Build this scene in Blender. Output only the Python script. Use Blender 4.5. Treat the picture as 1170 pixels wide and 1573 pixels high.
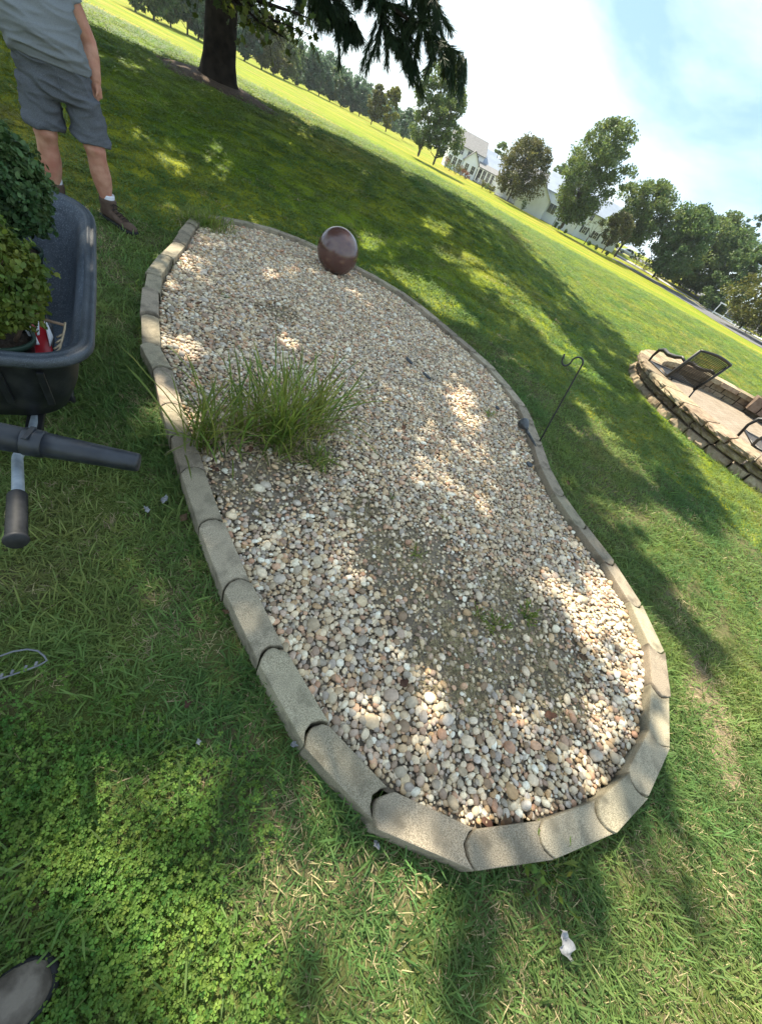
import bpy, bmesh, math, random
import numpy as np
from mathutils import Vector, Matrix, Euler, noise as mnoise
random.seed(7); rng = np.random.default_rng(11)
for o in list(bpy.data.objects): bpy.data.objects.remove(o, do_unlink=True)
sc = bpy.context.scene
COL = sc.collection

# ------------------------------------------------------------------ camera
FPX, CX, CY, ROLL, DH, CAMH = 586.0, 585.0, 786.5, math.radians(28), 540.0, 1.5   # measured on the 1170 px wide photo
PITCH = math.atan2(DH, FPX)
FW = np.array([0, math.cos(PITCH), -math.sin(PITCH)]); UP0 = np.array([0, math.sin(PITCH), math.cos(PITCH)]); R0 = np.array([1., 0, 0])
cam = bpy.data.cameras.new('camera'); camo = bpy.data.objects.new('camera', cam); COL.objects.link(camo); sc.camera = camo
cam.sensor_fit = 'HORIZONTAL'; cam.sensor_width = 36; cam.lens = 36*FPX/1170; cam.clip_start = 0.02; cam.clip_end = 5000
_r = R0*math.cos(ROLL)+UP0*math.sin(ROLL); _u = -R0*math.sin(ROLL)+UP0*math.cos(ROLL)
camo.matrix_world = Matrix(((_r[0], _u[0], -FW[0], 0), (_r[1], _u[1], -FW[1], 0), (_r[2], _u[2], -FW[2], CAMH), (0, 0, 0, 1)))
# ------------------------------------------------------------------ world, sun, exposure
SUN_AZ, SUN_EL = -50.0, 52.0           # degrees, azimuth from +Y clockwise
world = bpy.data.worlds.new('World'); sc.world = world; world.use_nodes = True
nt = world.node_tree; nt.nodes.clear()
def N(nt, t, **kw):
    n = nt.nodes.new(t)
    for k, v in kw.items(): setattr(n, k, v)
    return n
out = N(nt, 'ShaderNodeOutputWorld'); bg = N(nt, 'ShaderNodeBackground'); sky = N(nt, 'ShaderNodeTexSky', sky_type='NISHITA')
sky.sun_disc = False; sky.sun_elevation = math.radians(SUN_EL); sky.sun_rotation = math.radians(SUN_AZ); sky.air_density = 1.0; sky.dust_density = 0.8; sky.ozone_density = 1.2
bg.inputs['Strength'].default_value = 0.15
tc = N(nt, 'ShaderNodeTexCoord'); mp = N(nt, 'ShaderNodeMapping'); mp.inputs['Scale'].default_value = (1.0, 1.0, 2.6); mp.inputs['Location'].default_value = (4.0, 8.0, 1.0)
nz = N(nt, 'ShaderNodeTexNoise'); nz.inputs['Scale'].default_value = 2.1; nz.inputs['Detail'].default_value = 7; nz.inputs['Roughness'].default_value = 0.55; nz.inputs['Distortion'].default_value = 0.3
rp = N(nt, 'ShaderNodeValToRGB'); rp.color_ramp.elements[0].position = 0.35; rp.color_ramp.elements[1].position = 0.60
mx = N(nt, 'ShaderNodeMix', data_type='RGBA'); mx.inputs['B'].default_value = (1.66, 1.95, 2.05, 1)
nt.links.new(tc.outputs['Generated'], mp.inputs['Vector']); nt.links.new(mp.outputs['Vector'], nz.inputs['Vector']); nt.links.new(nz.outputs['Fac'], rp.inputs['Fac'])
veil = N(nt, 'ShaderNodeMix', data_type='RGBA'); veil.inputs['A'].default_value = (0.50, 0.80, 1.28, 1); veil.inputs['B'].default_value = (1.46, 1.70, 1.78, 1)
mx.inputs['Factor'].default_value = 0.94; nt.links.new(rp.outputs['Color'], veil.inputs['Factor']); nt.links.new(veil.outputs['Result'], mx.inputs['B']); nt.links.new(sky.outputs[0], mx.inputs['A'])
nt.links.new(mx.outputs['Result'], bg.inputs['Color']); nt.links.new(bg.outputs[0], out.inputs[0])
SDIR = Vector((math.cos(math.radians(SUN_EL))*math.sin(math.radians(SUN_AZ)), math.cos(math.radians(SUN_EL))*math.cos(math.radians(SUN_AZ)), math.sin(math.radians(SUN_EL))))
sl = bpy.data.lights.new('sun', 'SUN'); sl.energy = 2.45; sl.angle = math.radians(0.5); sl.color = (1.0, 0.91, 0.74)
slo = bpy.data.objects.new('sun', sl); COL.objects.link(slo); slo.rotation_euler = SDIR.to_track_quat('Z', 'Y').to_euler(); slo.location = (-10, 10, 30)
sc.view_settings.view_transform = 'Standard'; sc.view_settings.look = 'None'; sc.view_settings.gamma = 1; sc.view_settings.use_curve_mapping = False
sc.view_settings.exposure = 2.5
sc.render.engine = 'CYCLES'
sc.cycles.max_bounces = 6; sc.cycles.diffuse_bounces = 3; sc.cycles.glossy_bounces = 2; sc.cycles.transmission_bounces = 3

# ------------------------------------------------------------------ placing helpers (world geometry measured from the photo)
def ray(x, y):
    dx, dy = x-CX, y-CY
    return FW*FPX+R0*(dx*math.cos(ROLL)+dy*math.sin(ROLL))+UP0*(dx*math.sin(ROLL)-dy*math.cos(ROLL))
def gnd(x, y, z=0.0):
    d = ray(x, y); t = (z-CAMH)/d[2]; return Vector((d[0]*t, d[1]*t, z))
def at_r(x, y, r):
    d = ray(x, y); t = r/math.hypot(d[0], d[1]); return Vector((d[0]*t, d[1]*t, CAMH+d[2]*t))
def proj(p):
    v = np.array(p, float)-np.array([0, 0, CAMH]); zz = v@FW; a = v@R0/zz*FPX; b = v@UP0/zz*FPX
    return CX+a*math.cos(ROLL)+b*math.sin(ROLL), CY+a*math.sin(ROLL)-b*math.cos(ROLL), zz
def sst(a, b, x):
    t = np.clip((x-a)/(b-a), 0, 1); return t*t*(3-2*t)
def terrain(x, y):
    r = np.hypot(x, y); az = np.degrees(np.arctan2(x, y))
    rid = 0.78*(1-sst(-9, 16, az))*sst(-120, -80, az)*sst(4.8, 12.5, r)*(1-sst(13.2, 36, r))
    drop = -1.6*sst(25, 95, r)
    rise = 1.3*sst(112, 135, r)*sst(3, 9, az)*(1-sst(60, 90, az))
    roll_ = 0.10*np.sin(x*0.11+1.3)*np.sin(y*0.085+0.4)*sst(14, 40, r)*(1-sst(110, 160, r))
    return rid+drop+rise+roll_
def hit(x, y, rmax=400):
    d = ray(x, y); h = math.hypot(d[0], d[1]); prev = None; r = 0.2
    while r < rmax:
        t = r/h; z = CAMH+d[2]*t; g = float(terrain(d[0]*t, d[1]*t))
        if z <= g: return Vector((d[0]*t, d[1]*t, g))
        r *= 1.004
    t = rmax/h; return Vector((d[0]*t, d[1]*t, float(terrain(d[0]*t, d[1]*t))))
def on_ground(x, y, r):                # azimuth of a photo point, chosen distance, standing on the terrain
    p = at_r(x, y, r); p.z = float(terrain(p.x, p.y)); return p

# ------------------------------------------------------------------ object helpers
def tag(o, label=None, cat=None, group=None, kind=None):
    if label: o['label'] = label
    if cat: o['category'] = cat
    if group: o['group'] = group
    if kind: o['kind'] = kind
    return o
def empty(name, loc=(0, 0, 0), rz=0.0, label=None, cat=None, group=None):
    o = bpy.data.objects.new(name, None); COL.objects.link(o); o.location = loc; o.rotation_euler = (0, 0, rz); o.empty_display_size = 0.1
    return tag(o, label, cat, group)
def link(name, me, parent=None, mat=None, coll=None):
    o = bpy.data.objects.new(name, me); (coll or COL).objects.link(o)
    if parent: o.parent = parent
    if mat and not me.materials: me.materials.append(mat)
    return o
class MB:
    def __init__(s): s.v = []; s.f = []
    def add(s, v, f):
        n = len(s.v); s.v += [tuple(p) for p in v]; s.f += [tuple(i+n for i in q) for q in f]; return s
    def box(s, c, d, rz=0.0, R=None):
        x, y, z = d[0]/2, d[1]/2, d[2]/2; M = R or Matrix.Rotation(rz, 3, 'Z'); c = Vector(c)
        vs = [c+M@Vector((i*x, j*y, k*z)) for i in (-1, 1) for j in (-1, 1) for k in (-1, 1)]
        return s.add(vs, [(0, 1, 3, 2), (4, 6, 7, 5), (0, 4, 5, 1), (2, 3, 7, 6), (0, 2, 6, 4), (1, 5, 7, 3)])
    def rings(s, rings, cap0=True, cap1=True, closed=True):
        n = len(rings[0]); b = len(s.v)
        for r in rings: s.v += [tuple(p) for p in r]
        for i in range(len(rings)-1):
            for j in range(n if closed else n-1):
                k = (j+1) % n; s.f.append((b+i*n+j, b+i*n+k, b+(i+1)*n+k, b+(i+1)*n+j))
        if cap0: s.f.append(tuple(b+j for j in range(n))[::-1])
        if cap1: s.f.append(tuple(b+(len(rings)-1)*n+j for j in range(n)))
        return s
    def tube(s, pts, rad, seg=8, caps=True):
        pts = [Vector(p) for p in pts]; m = len(pts)
        if not hasattr(rad, '__len__'): rad = [rad]*m
        T = [(pts[min(i+1, m-1)]-pts[max(i-1, 0)]).normalized() for i in range(m)]
        a = T[0].orthogonal().normalized(); R = []
        for i in range(m):
            a = (a-T[i]*a.dot(T[i])); a = a.normalized() if a.length > 1e-6 else T[i].orthogonal().normalized(); b = T[i].cross(a)
            R.append([pts[i]+(a*math.cos(2*math.pi*k/seg)+b*math.sin(2*math.pi*k/seg))*rad[i] for k in range(seg)])
        return s.rings(R, caps, caps)
    def lathe(s, prof, c=(0, 0, 0), seg=16, R=None):
        c = Vector(c); M = R or Matrix.Identity(3)
        return s.rings([[c+M@Vector((r*math.cos(2*math.pi*k/seg), r*math.sin(2*math.pi*k/seg), z)) for k in range(seg)] for r, z in prof])
    def prism(s, poly, z0, z1):
        n = len(poly); return s.rings([[(p[0], p[1], z0) for p in poly], [(p[0], p[1], z1) for p in poly]])
    def mesh(s, name, smooth=False):
        me = bpy.data.meshes.new(name); me.from_pydata([tuple(p) for p in s.v], [], s.f)
        bm = bmesh.new(); bm.from_mesh(me); bmesh.ops.recalc_face_normals(bm, faces=bm.faces); bm.to_mesh(me); bm.free()
        if smooth: me.polygons.foreach_set('use_smooth', [True]*len(me.polygons))
        me.update(); return me
    def build(s, name, mat, parent=None, smooth=False, bevel=0.0, seg=2, loc=None):
        me = s.mesh(name, smooth)
        if bevel:
            bm = bmesh.new(); bm.from_mesh(me); bmesh.ops.remove_doubles(bm, verts=bm.verts, dist=1e-5)
            es = [e for e in bm.edges if len(e.link_faces) == 2 and e.calc_face_angle(0) > 0.5]
            bmesh.ops.bevel(bm, geom=es, offset=bevel, segments=seg, affect='EDGES', profile=0.6, clamp_overlap=True); bm.to_mesh(me); bm.free()
        o = link(name, me, parent, mat)
        if loc is not None: o.location = loc
        return o
def fast_mesh(name, V, F, smooth=False):
    """V (n,3) array, F (m,k) index array"""
    V = np.asarray(V, np.float32); F = np.asarray(F, np.int32); me = bpy.data.meshes.new(name)
    m, k = F.shape; me.vertices.add(len(V)); me.vertices.foreach_set('co', V.ravel())
    me.loops.add(m*k); me.loops.foreach_set('vertex_index', F.ravel()); me.polygons.add(m)
    me.polygons.foreach_set('loop_start', np.arange(0, m*k, k, dtype=np.int32))
    if smooth: me.polygons.foreach_set('use_smooth', np.ones(m, bool))
    me.update(calc_edges=True); me.validate(); return me
def remeshed(mb, name, voxel, smooth_it=4, disp=None):
    """closed overlapping volumes -> one continuous skin"""
    me = mb.mesh(name+'_src'); o = bpy.data.objects.new(name+'_src', me); COL.objects.link(o)
    m = o.modifiers.new('r', 'REMESH'); m.mode = 'VOXEL'; m.voxel_size = voxel
    if smooth_it:
        q = o.modifiers.new('s', 'SMOOTH'); q.iterations = smooth_it; q.factor = 0.5
    dg = bpy.context.evaluated_depsgraph_get(); me2 = bpy.data.meshes.new_from_object(o.evaluated_get(dg)); me2.name = name
    bpy.data.objects.remove(o, do_unlink=True); bpy.data.meshes.remove(me)
    if disp:
        n = len(me2.vertices); co = np.empty(n*3, np.float32); me2.vertices.foreach_get('co', co); no = np.empty(n*3, np.float32); me2.vertices.foreach_get('normal', no)
        co = co.reshape(-1, 3); no = no.reshape(-1, 3); d = np.array([disp(p) for p in co]); co = co+no*d[:, None]; me2.vertices.foreach_set('co', co.ravel())
    me2.materials.clear(); me2.polygons.foreach_set('use_smooth', [True]*len(me2.polygons)); me2.update(); return me2
def scatter(name, protos, pts, rot, scl, idx, parent=None):
    """many small pieces as one object: points with attributes, instanced by geometry nodes"""
    me = bpy.data.meshes.new(name); me.from_pydata([tuple(p) for p in pts], [], []); n = len(pts)
    a = me.attributes.new('rot', 'FLOAT_VECTOR', 'POINT'); a.data.foreach_set('vector', np.asarray(rot, np.float32).ravel())
    a = me.attributes.new('scl', 'FLOAT_VECTOR', 'POINT'); a.data.foreach_set('vector', np.asarray(scl, np.float32).ravel())
    a = me.attributes.new('idx', 'INT', 'POINT'); a.data.foreach_set('value', np.asarray(idx, np.int32))
    c = bpy.data.collections.new(name+'_pieces')
    for i, m in enumerate(protos): c.objects.link(bpy.data.objects.new('%s_piece_%02d' % (name, i), m))
    g = bpy.data.node_groups.new(name+'_scatter', 'GeometryNodeTree')
    g.interface.new_socket('Geometry', in_out='INPUT', socket_type='NodeSocketGeometry'); g.interface.new_socket('Geometry', in_out='OUTPUT', socket_type='NodeSocketGeometry')
    gi = g.nodes.new('NodeGroupInput'); go = g.nodes.new('NodeGroupOutput'); ci = g.nodes.new('GeometryNodeCollectionInfo'); ip = g.nodes.new('GeometryNodeInstanceOnPoints')
    ci.inputs['Collection'].default_value = c; ci.inputs['Separate Children'].default_value = True; ci.inputs['Reset Children'].default_value = True
    ip.inputs['Pick Instance'].default_value = True
    def na(nm, t):
        q = g.nodes.new('GeometryNodeInputNamedAttribute'); q.data_type = t; q.inputs['Name'].default_value = nm; return [s for s in q.outputs if s.name == 'Attribute' and s.enabled][0]
    er = g.nodes.new('FunctionNodeEulerToRotation'); L = g.links.new
    L(na('rot', 'FLOAT_VECTOR'), er.inputs[0]); L(er.outputs[0], ip.inputs['Rotation']); L(na('scl', 'FLOAT_VECTOR'), ip.inputs['Scale']); L(na('idx', 'INT'), ip.inputs['Instance Index'])
    L(gi.outputs[0], ip.inputs['Points']); L(ci.outputs[0], ip.inputs['Instance']); L(ip.outputs[0], go.inputs[0])
    o = link(name, me, parent); md = o.modifiers.new('scatter', 'NODES'); md.node_group = g
    return o
def copy_thing(o, loc=None, rz=None, scale=None, parent=None):
    c = o.copy(); COL.objects.link(c)
    if parent: c.parent = parent
    if loc is not None: c.location = loc
    if rz is not None: c.rotation_euler = (o.rotation_euler[0], o.rotation_euler[1], rz)
    if scale is not None: c.scale = scale
    for ch in list(o.children): copy_thing(ch, parent=c)
    return c

# ------------------------------------------------------------------ materials
def mat(name, col, rough=0.8, col2=None, scale=20.0, detail=4, lo=0.35, hi=0.65, bump=0.0, bscale=None, spec=0.3, metal=0.0, coord='Object', isl=0.0, obr=0.0, trans=0.0, col3=None, scale3=3.0, lo3=.45, hi3=.6, coat=0.0):
    m = bpy.data.materials.new(name); m.use_nodes = True; t = m.node_tree; b = t.nodes['Principled BSDF']; L = t.links.new
    b.inputs['Roughness'].default_value = rough; b.inputs['Metallic'].default_value = metal; b.inputs['Specular IOR Level'].default_value = spec
    if coat: b.inputs['Coat Weight'].default_value = coat; b.inputs['Coat Roughness'].default_value = 0.15
    tc = N(t, 'ShaderNodeTexCoord'); geo = N(t, 'ShaderNodeNewGeometry')
    vec = geo.outputs['Position'] if coord == 'World' else tc.outputs[coord]
    def noise(s, d=detail):
        q = N(t, 'ShaderNodeTexNoise'); q.inputs['Scale'].default_value = s; q.inputs['Detail'].default_value = d; L(vec, q.inputs['Vector']); return q.outputs['Fac']
    def mixc(fac, A, B):
        q = N(t, 'ShaderNodeMix', data_type='RGBA')
        for k, v in (('A', A), ('B', B)):
            if isinstance(v, tuple): q.inputs[k].default_value = (*v, 1)
            else: L(v, q.inputs[k])
        if isinstance(fac, float): q.inputs['Factor'].default_value = fac
        else: L(fac, q.inputs['Factor'])
        return q.outputs['Result']
    def mr(v, a, c, o0=0.0, o1=1.0):
        q = N(t, 'ShaderNodeMapRange'); q.inputs[1].default_value = a; q.inputs[2].default_value = c; q.inputs[3].default_value = o0; q.inputs[4].default_value = o1; L(v, q.inputs[0]); return q.outputs[0]
    c = col
    if col2: c = mixc(mr(noise(scale), lo, hi), col, col2)
    if col3: c = mixc(mr(noise(scale3), lo3, hi3), c, col3)
    if isl or obr:
        src = geo.outputs['Random Per Island'] if isl else N(t, 'ShaderNodeObjectInfo').outputs['Random']
        a = isl or obr; h = N(t, 'ShaderNodeHueSaturation'); h.inputs['Saturation'].default_value = 1.0; L(mr(src, 0, 1, 1-a, 1+a), h.inputs['Value'])
        w = N(t, 'ShaderNodeMath', operation='FRACT'); w2 = N(t, 'ShaderNodeMath', operation='MULTIPLY'); w2.inputs[1].default_value = 7.31; L(src, w2.inputs[0]); L(w2.outputs[0], w.inputs[0])
        L(mr(w.outputs[0], 0, 1, 0.5-a*0.06, 0.5+a*0.06), h.inputs['Hue'])
        if isinstance(c, tuple): h.inputs['Color'].default_value = (*c, 1)
        else: L(c, h.inputs['Color'])
        c = h.outputs[0]
    if isinstance(c, tuple): b.inputs['Base Color'].default_value = (*c, 1)
    else: L(c, b.inputs['Base Color'])
    if bump:
        bp = N(t, 'ShaderNodeBump'); bp.inputs['Strength'].default_value = bump; bp.inputs['Distance'].default_value = 0.01; L(noise(bscale or scale*2), bp.inputs['Height']); L(bp.outputs[0], b.inputs['Normal'])
    if trans:
        tr = N(t, 'ShaderNodeBsdfTranslucent'); ms = N(t, 'ShaderNodeMixShader'); ms.inputs[0].default_value = trans
        hs = N(t, 'ShaderNodeHueSaturation'); hs.inputs['Hue'].default_value = 0.475; hs.inputs['Saturation'].default_value = 1.1; hs.inputs['Value'].default_value = 1.5
        if isinstance(c, tuple): hs.inputs['Color'].default_value = (*c, 1)
        else: L(c, hs.inputs['Color'])
        L(hs.outputs[0], tr.inputs['Color']); L(b.outputs[0], ms.inputs[1]); L(tr.outputs[0], ms.inputs[2]); L(ms.outputs[0], t.nodes['Material Output'].inputs[0])
    return m
M = {}
M['lawn'] = mat('lawn_ground', (0.155, 0.198, 0.014), 0.95, (0.215, 0.238, 0.018), 0.35, 6, .35, .65, 0.5, 60, 0.1, coord='World', col3=(0.27, 0.22, 0.05), scale3=0.22, lo3=.50, hi3=.72)
M['blade'] = mat('grass_blade', (0.092, 0.170, 0.050), 0.6, (0.150, 0.208, 0.058), 0.9, 5, .38, .62, 0, None, 0.2, coord='World', obr=0.32, trans=0.45, col3=(0.27, 0.225, 0.09), scale3=0.8, lo3=.60, hi3=.82)
M['dry_blade'] = mat('dry_grass', (0.37, 0.31, 0.165), 0.8, (0.28, 0.235, 0.13), 6, coord='World', obr=0.3, trans=0.2)
M['clover'] = mat('clover_leaf', (0.070, 0.150, 0.028), 0.6, (0.125, 0.200, 0.036), 14, 4, coord='World', obr=0.32, trans=0.35, spec=0.2)
M['soil'] = mat('bed_soil', (0.155, 0.125, 0.09), 0.95, (0.24, 0.20, 0.15), 9, 6, .35, .65, 0.8, 90, coord='World')
M['block'] = mat('cast_concrete', (0.180, 0.150, 0.102), 0.92, (0.39, 0.335, 0.245), 330, 2, .35, .65, 0.45, 260, 0.15, col3=(0.125, 0.108, 0.078), scale3=11, lo3=.47, hi3=.72, obr=0.22)
M['stone'] = mat('split_wall_stone', (0.22, 0.165, 0.11), 0.95, (0.31, 0.255, 0.175), 14, 5, .35, .65, 0.8, 40, 0.1, obr=0.22, col3=(0.16, 0.115, 0.075), scale3=6, lo3=.52, hi3=.7)
M['stone_brown'] = mat('brown_wall_block', (0.12, 0.088, 0.064), 0.95, (0.18, 0.14, 0.105), 14, 5, .35, .65, 0.6, 40, 0.1, obr=0.25)
M['patio'] = mat('patio_paver', (0.23, 0.185, 0.135), 0.9, (0.29, 0.24, 0.185), 5, 5, bump=0.3, bscale=60, coord='World')
M['asphalt'] = mat('asphalt', (0.10, 0.10, 0.105), 0.9, (0.14, 0.14, 0.145), 1.5, coord='World')
M['kerb'] = mat('kerb_concrete', (0.42, 0.41, 0.38), 0.9, (0.34, 0.33, 0.31), 3, coord='World')
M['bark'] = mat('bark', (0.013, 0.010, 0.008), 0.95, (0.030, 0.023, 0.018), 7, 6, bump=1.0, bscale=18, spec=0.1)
M['bark_grey'] = mat('grey_bark', (0.07, 0.058, 0.045), 0.95, (0.11, 0.095, 0.075), 3, 4, bump=0.6, bscale=12, spec=0.1)
def leafm(n, a, b, isl=0.35, tr=0.35, sc_=0.6): M[n] = mat(n, a, 0.55, b, sc_, 3, .38, .62, coord='World', isl=isl, trans=tr, spec=0.25)
leafm('leaf_mid', (0.075, 0.122, 0.038), (0.115, 0.160, 0.050)); leafm('leaf_dark', (0.055, 0.102, 0.034), (0.082, 0.135, 0.044)); leafm('leaf_olive', (0.075, 0.090, 0.022), (0.105, 0.115, 0.030))
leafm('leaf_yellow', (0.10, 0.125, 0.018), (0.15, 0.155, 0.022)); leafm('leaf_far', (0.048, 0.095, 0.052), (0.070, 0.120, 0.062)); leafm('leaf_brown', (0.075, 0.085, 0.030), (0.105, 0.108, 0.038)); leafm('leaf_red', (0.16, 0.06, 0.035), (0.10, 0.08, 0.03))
leafm('needle', (0.028, 0.052, 0.026), (0.045, 0.072, 0.032), 0.3, 0.15, 3.0); leafm('maple', (0.032, 0.052, 0.012), (0.070, 0.092, 0.018), 0.35, 0.4, 1.2)
leafm('pine_crown', (0.070, 0.105, 0.048), (0.095, 0.130, 0.060), 0.3, 0.4, 3.0); leafm('box_new', (0.125, 0.155, 0.026), (0.070, 0.115, 0.022), 0.35, 0.25, 9.0); leafm('box_dark', (0.040, 0.085, 0.032), (0.066, 0.115, 0.038), 0.35, 0.2, 9.0)  # pine_crown: lighter than needle so the crown scatters light into the shade
leafm('tall_grass', (0.120, 0.190, 0.040), (0.200, 0.235, 0.058), 0.35, 0.45, 5.0)
M['twig'] = mat('twig', (0.12, 0.085, 0.05), 0.9)
M['white_siding'] = mat('white_siding', (0.78, 0.81, 0.86), 0.7, (0.72, 0.75, 0.80), 0.8)
M['shingle'] = mat('grey_shingle', (0.14, 0.14, 0.14), 0.8, (0.185, 0.18, 0.18), 2.5, bump=0.3, bscale=30)
M['glare_roof'] = mat('pale_glare_roof', (0.25, 0.29, 0.35), 0.45, (0.21, 0.245, 0.30), 0.6, spec=0.5)  # pale blue puts the glare of the sky into the roof colour
M['glass'] = mat('dark_window', (0.025, 0.03, 0.035), 0.08, spec=0.8)
M['shutter'] = mat('dark_shutter', (0.045, 0.05, 0.055), 0.6)
M['car_paint'] = mat('silver_white_paint', (0.62, 0.64, 0.66), 0.25, spec=0.6, coat=0.6)
M['rubber'] = mat('tyre_rubber', (0.011, 0.012, 0.014), 0.6, (0.020, 0.021, 0.024), 40)
M['white_paint'] = mat('white_post_paint', (0.80, 0.80, 0.78), 0.6)
M['iron'] = mat('black_iron', (0.012, 0.012, 0.013), 0.45, spec=0.5)
M['chair_metal'] = mat('dark_bronze_frame', (0.010, 0.009, 0.008), 0.45, (0.018, 0.016, 0.014), 30, spec=0.5)
M['ball'] = mat('glazed_ball', (0.080, 0.036, 0.030), 0.22, (0.100, 0.048, 0.040), 4, 4, .35, .7, 0.02, 30, 0.8)
M['tub'] = mat('scuffed_black_plastic', (0.007, 0.008, 0.010), 0.5, (0.014, 0.016, 0.020), 18, 6, bump=0.08, bscale=120, spec=0.45, col3=(0.04, 0.04, 0.038), scale3=9, lo3=.52, hi3=.75)
M['pot'] = mat('green_nursery_pot', (0.030, 0.060, 0.042), 0.45, (0.040, 0.075, 0.052), 12)
M['potsoil'] = mat('potting_soil', (0.035, 0.024, 0.017), 0.95, (0.06, 0.042, 0.03), 60, bump=0.8)
M['bag_red'] = mat('red_plastic', (0.42, 0.012, 0.022), 0.3, (0.33, 0.010, 0.018), 14, spec=0.5)
M['bag_white'] = mat('white_plastic', (0.72, 0.73, 0.76), 0.35, spec=0.5); M['bag_black'] = mat('black_plastic', (0.02, 0.02, 0.022), 0.35)
M['rust'] = mat('rusty_steel', (0.13, 0.085, 0.06), 0.8, (0.20, 0.135, 0.09), 40, bump=0.3, metal=0.2)
M['tine'] = mat('worn_tine_steel', (0.40, 0.32, 0.20), 0.5, (0.28, 0.22, 0.15), 40, metal=0.3)
M['steel'] = mat('galvanised_handle', (0.20, 0.235, 0.27), 0.5, (0.27, 0.31, 0.35), 40, spec=0.5)
M['blower'] = mat('blower_tube_plastic', (0.009, 0.0115, 0.017), 0.42, (0.018, 0.022, 0.030), 25, 6, bump=0.05, spec=0.5)
M['skin'] = mat('skin', (0.36, 0.165, 0.105), 0.55, (0.50, 0.27, 0.185), 14, 6, .35, .65, col3=(0.42, 0.16, 0.115), scale3=5, lo3=.5, hi3=.72, bump=0.15, bscale=140, spec=0.3)
M['shirt'] = mat('grey_tshirt', (0.155, 0.168, 0.178), 0.9, (0.19, 0.203, 0.212), 220, bump=0.2, bscale=500, spec=0.1)
M['shorts'] = mat('grey_blue_shorts', (0.078, 0.084, 0.096), 0.9, (0.125, 0.132, 0.146), 260, bump=0.25, bscale=500, spec=0.1)
M['sock'] = mat('white_sock', (0.70, 0.71, 0.75), 0.9, (0.60, 0.61, 0.66), 160, bump=0.2)
M['boot'] = mat('brown_leather', (0.060, 0.036, 0.025), 0.7, (0.095, 0.062, 0.043), 22, 5, bump=0.2, bscale=120)
M['boot_grey'] = mat('dusty_grey_suede', (0.055, 0.045, 0.035), 0.85, (0.135, 0.115, 0.092), 22, 8, .42, .62, bump=0.25, bscale=140)
M['sole'] = mat('boot_sole', (0.014, 0.014, 0.015), 0.7)
M['lace'] = mat('boot_lace', (0.022, 0.015, 0.012), 0.8)
M['hair'] = mat('brown_hair', (0.05, 0.03, 0.018), 0.7, (0.08, 0.05, 0.03), 60, bump=0.5)
M['lamp_black'] = mat('weathered_black_lamp', (0.03, 0.033, 0.036), 0.4, (0.06, 0.065, 0.07), 40, spec=0.5)
M['leaf_dead'] = mat('dead_leaf', (0.085, 0.045, 0.026), 0.8, (0.14, 0.08, 0.045), 30, obr=0.3, trans=0.2)
M['paper'] = mat('white_scrap', (0.20, 0.20, 0.205), 0.7, (0.34, 0.34, 0.35), 60, trans=0.15)
M['hoop'] = mat('grey_plastic_strip', (0.11, 0.115, 0.125), 0.6, (0.15, 0.155, 0.165), 30)
M['worn_soil'] = mat('worn_soil', (0.15, 0.115, 0.072), 0.95, (0.22, 0.17, 0.11), 18, 6, .35, .65, 0.8, 90, 0.1, coord='World')
M['thatch'] = mat('turf_thatch', (0.060, 0.062, 0.026), 0.95, (0.125, 0.110, 0.055), 30, 6, .35, .65, 0.8, 120, 0.1, coord='World', col3=(0.075, 0.095, 0.024), scale3=2.0)
M['mulch'] = mat('needle_mulch', (0.055, 0.035, 0.022), 0.95, (0.10, 0.065, 0.04), 30, 6, bump=1.0, bscale=60, coord='World')
# river pebbles: one colour per stone
pm = mat('river_pebble', (0.4, 0.4, 0.4), 0.62, spec=0.3, bump=0.15, bscale=60); t = pm.node_tree; b = t.nodes['Principled BSDF']
oi = N(t, 'ShaderNodeObjectInfo'); cr = N(t, 'ShaderNodeValToRGB'); cr.color_ramp.interpolation = 'CONSTANT'; E_ = cr.color_ramp.elements
PC = [(0.767, 0.633, 0.438), (0.585, 0.450, 0.282), (0.418, 0.329, 0.212), (0.820, 0.730, 0.534), (0.503, 0.438, 0.350), (0.655, 0.462, 0.263), (0.348, 0.298, 0.229), (0.697, 0.560, 0.389), (0.557, 0.488, 0.407), (0.473, 0.310, 0.161), (0.614, 0.377, 0.234), (0.807, 0.646, 0.428), (0.431, 0.365, 0.263), (0.279, 0.190, 0.116), (0.516, 0.389, 0.292), (0.684, 0.536, 0.331), (0.460, 0.262, 0.161), (0.820, 0.772, 0.623), (0.377, 0.323, 0.269), (0.585, 0.488, 0.331), (0.334, 0.232, 0.164), (0.712, 0.597, 0.438)]
for i, c in enumerate(PC):
    e = E_[i] if i < 2 else E_.new(i/len(PC))
    e.position = i/len(PC); e.color = (*c, 1)
nn = N(t, 'ShaderNodeTexNoise'); nn.inputs['Scale'].default_value = 1.4; nn.inputs['Detail'].default_value = 6
tcn = N(t, 'ShaderNodeTexCoord'); t.links.new(tcn.outputs['Object'], nn.inputs['Vector'])
hv = N(t, 'ShaderNodeHueSaturation'); mrn = N(t, 'ShaderNodeMapRange'); mrn.inputs[1].default_value = .3; mrn.inputs[2].default_value = .7; mrn.inputs[3].default_value = .66; mrn.inputs[4].default_value = 1.14
t.links.new(oi.outputs['Random'], cr.inputs['Fac']); t.links.new(cr.outputs[0], hv.inputs['Color']); t.links.new(nn.outputs['Fac'], mrn.inputs[0]); t.links.new(mrn.outputs[0], hv.inputs['Value'])
gd = N(t, 'ShaderNodeNewGeometry'); nd = N(t, 'ShaderNodeTexNoise'); nd.inputs['Scale'].default_value = 1.7; nd.inputs['Detail'].default_value = 6; nd.inputs['Roughness'].default_value = .65; t.links.new(gd.outputs['Position'], nd.inputs['Vector'])
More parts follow.
